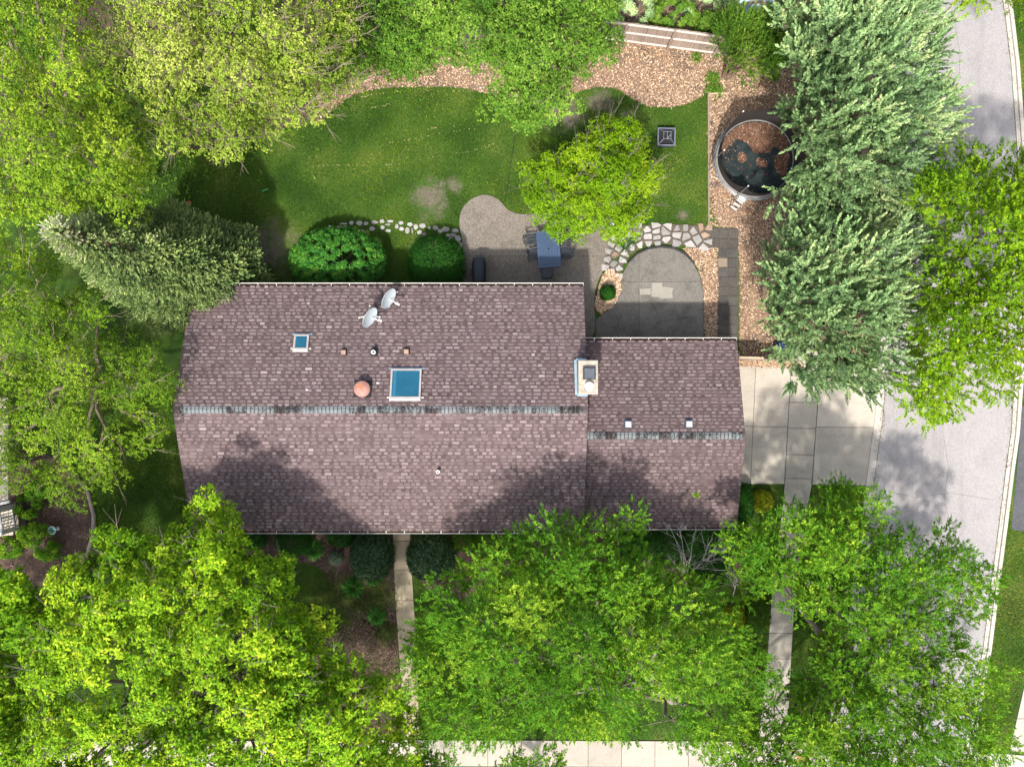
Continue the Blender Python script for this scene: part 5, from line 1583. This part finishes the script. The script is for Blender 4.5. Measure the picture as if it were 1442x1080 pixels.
canopy('broadleaf_tree', 'large fresh green ash in front of the house, over the front walk',
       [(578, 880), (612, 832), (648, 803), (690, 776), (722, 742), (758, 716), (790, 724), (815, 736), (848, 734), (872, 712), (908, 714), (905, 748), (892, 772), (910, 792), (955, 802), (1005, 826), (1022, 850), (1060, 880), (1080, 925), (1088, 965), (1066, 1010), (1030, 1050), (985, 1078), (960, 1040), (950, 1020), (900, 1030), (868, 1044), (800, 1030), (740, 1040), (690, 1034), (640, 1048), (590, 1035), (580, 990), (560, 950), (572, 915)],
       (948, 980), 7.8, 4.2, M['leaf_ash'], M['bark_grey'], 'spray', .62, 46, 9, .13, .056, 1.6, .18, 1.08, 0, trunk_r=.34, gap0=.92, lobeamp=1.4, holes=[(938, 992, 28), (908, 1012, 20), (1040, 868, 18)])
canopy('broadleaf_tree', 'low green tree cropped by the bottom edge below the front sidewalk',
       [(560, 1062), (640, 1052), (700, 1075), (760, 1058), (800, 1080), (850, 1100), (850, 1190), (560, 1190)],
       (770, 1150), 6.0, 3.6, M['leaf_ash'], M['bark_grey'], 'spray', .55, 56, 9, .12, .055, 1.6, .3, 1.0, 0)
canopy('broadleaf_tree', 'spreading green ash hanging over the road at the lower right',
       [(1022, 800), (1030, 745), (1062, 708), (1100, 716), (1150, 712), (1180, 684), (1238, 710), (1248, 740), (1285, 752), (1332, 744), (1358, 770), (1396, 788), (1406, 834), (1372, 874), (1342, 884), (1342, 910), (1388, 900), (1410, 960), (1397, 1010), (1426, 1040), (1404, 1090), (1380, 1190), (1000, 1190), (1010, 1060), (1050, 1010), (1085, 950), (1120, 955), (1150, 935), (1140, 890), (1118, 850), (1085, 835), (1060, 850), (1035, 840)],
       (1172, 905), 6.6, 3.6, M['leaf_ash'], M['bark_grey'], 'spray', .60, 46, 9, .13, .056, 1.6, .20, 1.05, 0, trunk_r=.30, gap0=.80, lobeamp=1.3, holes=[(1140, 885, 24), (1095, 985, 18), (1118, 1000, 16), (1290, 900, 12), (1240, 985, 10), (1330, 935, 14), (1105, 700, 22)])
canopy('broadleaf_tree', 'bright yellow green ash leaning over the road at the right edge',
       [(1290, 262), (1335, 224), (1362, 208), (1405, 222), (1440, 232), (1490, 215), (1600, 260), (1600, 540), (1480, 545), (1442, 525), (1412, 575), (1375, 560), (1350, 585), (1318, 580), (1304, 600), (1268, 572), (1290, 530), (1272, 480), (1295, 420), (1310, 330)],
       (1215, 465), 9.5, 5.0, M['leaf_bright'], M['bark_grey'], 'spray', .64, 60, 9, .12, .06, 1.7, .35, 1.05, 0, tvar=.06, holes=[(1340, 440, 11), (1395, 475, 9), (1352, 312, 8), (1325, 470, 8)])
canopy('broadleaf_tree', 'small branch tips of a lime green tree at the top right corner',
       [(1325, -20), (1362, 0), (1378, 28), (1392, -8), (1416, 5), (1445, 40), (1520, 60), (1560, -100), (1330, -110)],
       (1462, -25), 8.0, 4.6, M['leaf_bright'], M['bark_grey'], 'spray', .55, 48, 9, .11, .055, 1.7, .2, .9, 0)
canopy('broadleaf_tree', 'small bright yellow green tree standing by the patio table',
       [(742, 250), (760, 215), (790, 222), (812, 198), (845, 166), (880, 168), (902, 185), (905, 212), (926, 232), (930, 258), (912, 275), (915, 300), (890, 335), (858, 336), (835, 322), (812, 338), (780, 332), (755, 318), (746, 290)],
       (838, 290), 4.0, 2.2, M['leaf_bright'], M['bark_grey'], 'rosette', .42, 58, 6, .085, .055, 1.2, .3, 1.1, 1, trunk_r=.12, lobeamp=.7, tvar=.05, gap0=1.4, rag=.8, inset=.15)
# conifers
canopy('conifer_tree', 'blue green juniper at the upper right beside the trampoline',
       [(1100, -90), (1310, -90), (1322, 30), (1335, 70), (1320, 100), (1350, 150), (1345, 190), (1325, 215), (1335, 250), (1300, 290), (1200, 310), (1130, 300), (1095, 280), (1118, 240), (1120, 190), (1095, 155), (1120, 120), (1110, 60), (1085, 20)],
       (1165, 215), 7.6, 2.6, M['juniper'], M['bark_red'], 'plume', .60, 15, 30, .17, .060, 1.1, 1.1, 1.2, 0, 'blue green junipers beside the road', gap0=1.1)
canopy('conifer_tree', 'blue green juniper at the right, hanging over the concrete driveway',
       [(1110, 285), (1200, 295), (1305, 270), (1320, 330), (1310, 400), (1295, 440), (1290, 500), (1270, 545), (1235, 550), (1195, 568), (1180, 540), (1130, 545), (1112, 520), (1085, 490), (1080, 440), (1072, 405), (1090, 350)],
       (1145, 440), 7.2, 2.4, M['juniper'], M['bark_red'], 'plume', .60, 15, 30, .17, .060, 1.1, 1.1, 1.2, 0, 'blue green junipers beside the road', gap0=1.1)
# leaning-looking spruce at the corner of the house
ap = G(72, 322, 11.0); bs = np.array([ap[0] + .15, ap[1] + .05, 0])
sp = empty('conifer_tree', tuple(bs), 0, 'tall dense grey green spruce at the corner of the roof, its tip pointing left', 'tree')
parts = []
plume_cone(parts, ap, bs, 2.50, .7, 12000, .34, .10, .046, .34)
ap2 = G(205, 344, 7.6)
plume_cone(parts, ap2, np.array([ap2[0] + .25, ap2[1] - .1, 0]), 2.15, .7, 7000, .34, .10, .046, .16)
V, Fc, tn = join_parts(parts); link('crown', np_mesh('crown', V, Fc, tn, M['spruce']), sp)
b = MB(); b.smooth = True; b.tube([(bs[0], bs[1], -.1), ((bs[0] + ap[0]) / 2, (bs[1] + ap[1]) / 2, 5.5), tuple(ap)], [.24, .13, .015], 10)
for i in range(160):
    t_ = random.uniform(.06, .95); z = 11 * t_; a = random.uniform(0, 6.28); r = 2.5 * (1 - t_) ** .9
    b.tube([(bs[0], bs[1], z * .95), (bs[0] + r * math.cos(a), bs[1] + r * math.sin(a), z + .25)], [.035, .01], 4, False)
b.build('trunk', M['bark_red'], sp)
# arborvitae pair by the fence with bare stems
def stemmed(label, poly, trunk, stems, ht, he):
    r = canopy('stemmed_tree', label, poly, trunk, ht, he, M['leaf_deep'], M['bark_red'], 'plume', .40, 34, 20, .095, .042, .9, .7, 1.6, 0, 'feathery trees beside the fence', .07, lobeamp=.5, tint0=.52, gap0=1.2, rag=.6, inset=.25)
    for (p, q, hq) in stems:
        b = MB(); b.smooth = True; b.tube(curve_pts(G(p[0], p[1]), G(q[0], q[1], hq), 4, 0, .03), [.09, .08, .07, .06], 8); b.build('stem', M['bark_red'], r)
stemmed('feathery green tree with bare tan stems at the end of the wooden fence', [(1004, 62), (1010, 30), (1035, 12), (1062, 18), (1072, 60), (1066, 100), (1045, 108), (1022, 84)], (1020, 112), [((1018, 110), (1032, 72), 2.0), ((1021, 112), (1040, 88), 1.6), ((1022, 112), (1052, 90), 1.5)], 3.6, 2.2)
stemmed('feathery green tree between the fence tree and the juniper', [(1060, 40), (1085, 22), (1108, 40), (1112, 80), (1095, 98), (1072, 96), (1062, 70)], (1076, 112), [((1076, 112), (1090, 84), 1.8), ((1077, 113), (1100, 92), 1.5)], 3.6, 2.0)
# dead trees in front of the garage
def dead(label, chain, fans, r0):
    p = G(*chain[0][:2])
    root = empty('dead_tree', tuple(p), 0, label, 'tree', 'bare dead trees before the garage')
    b = MB(); b.smooth = True
    b.tube([G(*c) for c in chain], list(np.linspace(r0, r0 * .6, len(chain))), 8)
    b.build('trunk', M['bark_dead'], root)
    b = MB()
    for (px, py, h), targets in fans:
        s = G(px, py, h)
        for (qx, qy, qh) in targets:
            e = G(qx, qy, qh); pts = curve_pts(s, e, 5, .08, .05)
            b.tube(pts, list(np.linspace(r0 * .5, .008, 5)), 5)
            for k in range(9):
                i = random.randint(1, 3); dv = (np.array(pts[i + 1]) - pts[i]); dv = dv / np.linalg.norm(dv)
                ln = random.uniform(.25, .7); st = pts[i] + (np.array(pts[i + 1]) - pts[i]) * random.random()
                m1 = st + (dv + rng.normal(0, .45, 3)) * ln
                b.tube([st, m1], [.012, .004], 4, False)
                b.tube([st + (m1 - st) * .5, st + (m1 - st) * .5 + (dv + rng.normal(0, .7, 3)) * ln * .5], [.007, .003], 3, False)
    b.build('branches', M['bark_dead'], root)
dead('bare dead tree with spreading grey branches below the garage gutter', [(1000, 882, 0.0), (985, 860, 1.2), (968, 835, 2.2), (966, 815, 2.8)],
     [((966, 815, 2.8), [(945, 745, 4.0), (955, 742, 4.2), (962, 775, 4.0), (978, 750, 4.2), (990, 790, 3.6), (938, 780, 3.7)]), ((990, 788, 3.6), [(1010, 765, 4.1), (1015, 775, 4.0), (996, 768, 4.2), (1012, 788, 3.9)])], .075)
dead('small bare grey sapling beside the golden shrub', [(1030, 855, 0.0), (1033, 835, .8), (1036, 825, 1.2)], [((1034, 828, 1.1), [(1025, 800, 2.0), (1036, 812, 2.0), (1048, 818, 1.9), (1028, 812, 1.8)])], .03)

# ================================================================== SHRUBS
shrub('shrub', 'wide rounded mid green shrub against the north gutter', 474, 366, 80, 54, 2.2, M['shrub_mid'], 26000, .095, .065, 'loose', None, 330)
shrub('shrub', 'dark clipped dome shrub beside the covered grill', 614, 371, 41, 41, 1.9, M['boxwood'], 16000, .05, .035, m=6, seedy=.45)
shrub('shrub', 'small dark green shrub in the bark island bed', 856, 412, 10, 10, .7, M['boxwood'], 2200, .10, .03, m=6)
BG = 'clipped shrubs along the front of the house'
shrub('boxwood_shrub', 'leftmost dark clipped shrub under the front gutter', 358, 756, 20, 17, 1.1, M['boxwood'], 4000, .05, .035, group=BG)
shrub('boxwood_shrub', 'large dark clipped shrub, second from the left under the front gutter', 413, 761, 26, 22, 1.2, M['boxwood'], 6000, .05, .035, group=BG)
shrub('boxwood_shrub', 'dark clipped shrub just left of the big round shrub by the walk', 480, 753, 20, 17, 1.0, M['boxwood'], 4000, .05, .035, group=BG)
shrub('boxwood_shrub', 'lime edged clipped shrub right of the walk, half under the gutter', 652, 760, 17, 17, 1.0, M['boxwood_lime'], 3500, .05, .035, group=BG)
shrub('boxwood_shrub', 'wide lime green clipped hedge shrub partly under the ash leaves', 700, 766, 38, 24, 1.0, M['boxwood_lime'], 8000, .05, .035, group=BG)
shrub('shrub', 'glossy dark round shrub at the left side of the front walk', 523, 783, 31, 34, 1.7, M['glossy'], 9000, .08, .045, group='glossy shrubs flanking the walk', m=6)
shrub('shrub', 'glossy dark round shrub at the right side of the front walk', 606, 784, 34, 33, 1.7, M['glossy'], 10000, .08, .045, group='glossy shrubs flanking the walk', m=6)
shrub('shrub', 'small pale grey green plant on dark mulch between clipped shrubs', 472, 786, 9.5, 9, .5, M['pale_shrub'], 900, .08, .03, m=6)
for (x, y, r, lab) in ((498, 827, 15, 'arching green lily clump left of the front walk'), (531, 866, 13, 'second lily clump lower down beside the front walk'), (443, 774, 13, 'dark lily clump under the clipped shrub by the gutter'), (527, 812, 12, 'lily clump at the foot of the round shrub by the walk')):
    c = G(x, y); root = empty('lily_clump', (c[0], c[1], 0), 0, lab, 'plant', 'lily clumps in the front bed')
    n = 150; a = rng.uniform(0, 6.283, n); el = rng.uniform(.25, 1.3, n); L = r * .034 * rng.uniform(.75, 1.15, n)
    A_ = np.stack([np.cos(a) * np.cos(el), np.sin(a) * np.cos(el), np.sin(el)], 1)
    P1 = np.array([c[0], c[1], .02]) + np.stack([np.cos(a), np.sin(a), np.zeros(n)], 1) * .05
    N = unit(np.array([0, 0, 1.0]) - A_ * A_[:, 2:3])
    v1 = leaf_verts(P1, A_, N, L, np.full(n, .035), .5 + rng.normal(0, .2, n))
    A2_ = unit(A_ * np.array([1, 1, 0]) - np.array([0, 0, .25])); N2 = unit(np.array([0, 0, 1.0]) - A2_ * A2_[:, 2:3])
    v2 = leaf_verts(P1 + A_ * (L * .55)[:, None], A2_, N2, L * .75, np.full(n, .035), .6 + rng.normal(0, .2, n))
    V, Fc, tn = join_parts([v1, v2]); link('leaves', np_mesh('leaves', V, Fc, tn, M['shrub_mid']), root)
    b = MB(); b.lathe([(.06, 0), (.03, .08), (0, .1)], (c[0], c[1], 0), 8); b.build('crown', M['bark_grey'], root)
GB = 'dark shrubs along the garage'
for (x, y, rx, ry, h, lab, mt_) in ((938, 768, 26, 30, 1.5, 'dark hedge shrub behind the bare dead tree', 'boxwood'), (985, 762, 30, 26, 1.3, 'mid hedge shrub under the garage gutter, right of the dead tree', 'boxwood'), (1030, 752, 26, 28, 1.3, 'hedge shrub at the garage corner beside the driveway', 'boxwood'), (1048, 710, 12, 30, 1.1, 'narrow hedge shrub along the garage side, below the driveway', 'boxwood'), (1000, 800, 34, 26, 1.0, 'low dark shrub below the bare dead tree', 'boxwood'), (885, 770, 30, 24, 1.2, 'hedge shrub under the garage gutter, below ash leaves', 'boxwood')):
    shrub('boxwood_shrub', lab, x, y, rx, ry, h, M[mt_], 6500, .055, .038, group=GB)
shrub('golden_shrub', 'golden yellow shrub beside the sidewalk at the driveway corner', 1074, 706, 14, 15, .9, M['gold'], 2600, .06, .04, group='golden shrubs')
shrub('golden_shrub', 'golden yellow shrub under the bare sapling and the big ash', 1033, 868, 16, 15, .9, M['gold'], 2800, .06, .04, group='golden shrubs')
shrub('shrub', 'yellow green mound beside the sidewalk under the ash', 1066, 868, 20, 24, .7, M['boxwood_lime'], 3500, .06, .035)
for (x, y, rx, ry, h, mt_, lab) in ((890, 14, 34, 26, 2.2, 'juniper', 'blue green bush behind the left end of the fence'), (950, 22, 40, 22, 1.8, 'leaf_deep', 'bright green bush behind the middle of the fence'), (985, -4, 36, 26, 2.4, 'juniper', 'blue green bush at the top edge behind the fence'), (1000, 36, 26, 18, 1.6, 'leaf_deep', 'green bush behind the fence next to the feathery tree'), (1045, -4, 30, 20, 2.4, 'juniper', 'blue green bush at the top edge beside the shed'), (1095, 8, 22, 18, 2.2, 'juniper', 'blue green bush between shed and juniper'), (930, -20, 40, 26, 2.4, 'leaf_deep', 'green bush at the very top edge behind the fence'), (1110, 60, 16, 30, 2.6, 'juniper', 'narrow blue green bush under the juniper')):
    shrub('shrub', lab, x, y, rx, ry, h, M[mt_], 6000, .10, .05, 'loose', 'bushes behind the fence', 34)
for (x, y, rx, ry, h, lab) in ((40, 712, 18, 18, .9, 'green shrub between the porch and the white bird bath'), (50, 752, 24, 20, .9, 'green shrub below the porch railing'), (12, 770, 22, 16, 1.0, 'dark shrub at the left edge below the porch'), (68, 775, 18, 14, .9, 'green shrub at the lower end of the neighbouring bed'), (55, 690, 14, 14, 1.2, 'green shrub between porch roof and lime tree')):
    shrub('shrub', lab, x, y, rx, ry, h, M['leaf_ash'], 2600, .09, .05, 'loose', 'shrubs in the neighbouring bed', 18)
shrub('shrub', 'small blue green evergreen in the gap below the twiggy lime tree', 170, 202, 12, 14, 2.6, M['juniper'], 1800, .12, .04, 'loose', None, 14)
# low ground cover in the front beds and weeds by the fence
def cover(name, label, spots, n, mat, L=.05):
    P = []
    for (x, y, r, k) in spots:
        q = rng.normal(0, r * .5, (k, 2)); P.append(q + np.array([x, y]))
    P = np.concatenate(P); k = len(P)
    Pw = np.stack([(P[:, 0] - 721) * .034, (540 - P[:, 1]) * .034, rng.uniform(.02, .14, k)], 1)
    V, Fc, tn = rosettes(Pw, unit(np.array([0, 0, 1.0]) + rng.normal(0, .3, (k, 3))), .5 + rng.normal(0, .2, k), 5, L, L * .6)
    V[:, 2] = np.maximum(V[:, 2], .012)
    tag(link(name, np_mesh(name, V, Fc, tn, mat)), label, 'ground cover', kind='stuff')
cover('ground_cover', 'low mossy ground cover left of the front walk', [(535, 840, 26, 900), (500, 850, 30, 900), (470, 830, 30, 700), (450, 880, 40, 900), (545, 890, 16, 500), (550, 1000, 20, 500), (520, 960, 30, 600)], 0, M['flower'])
cover('ground_cover', 'green weeds growing in the bark mulch at the fence end', [(1003, 112, 10, 160), (1010, 128, 9, 160), (980, 82, 8, 60), (1088, 108, 7, 90), (1000, 125, 8, 80), (1008, 78, 5, 40)], 0, M['leaf_deep'], .07)
cover('ground_cover', 'creeping green ground cover between the flagstones', [(880, 347, 12, 260), (892, 338, 10, 200), (872, 340, 8, 120), (868, 365, 7, 60)], 0, M['boxwood'], .035)
cover('ground_cover', 'shaded green undergrowth beneath the trees along the top', [(560, 80, 40, 800), (470, 90, 30, 500), (200, 150, 110, 4000), (330, 80, 110, 3500), (100, 220, 80, 2000), (40, 60, 90, 2500)], 0, M['leaf_deep'], .11)
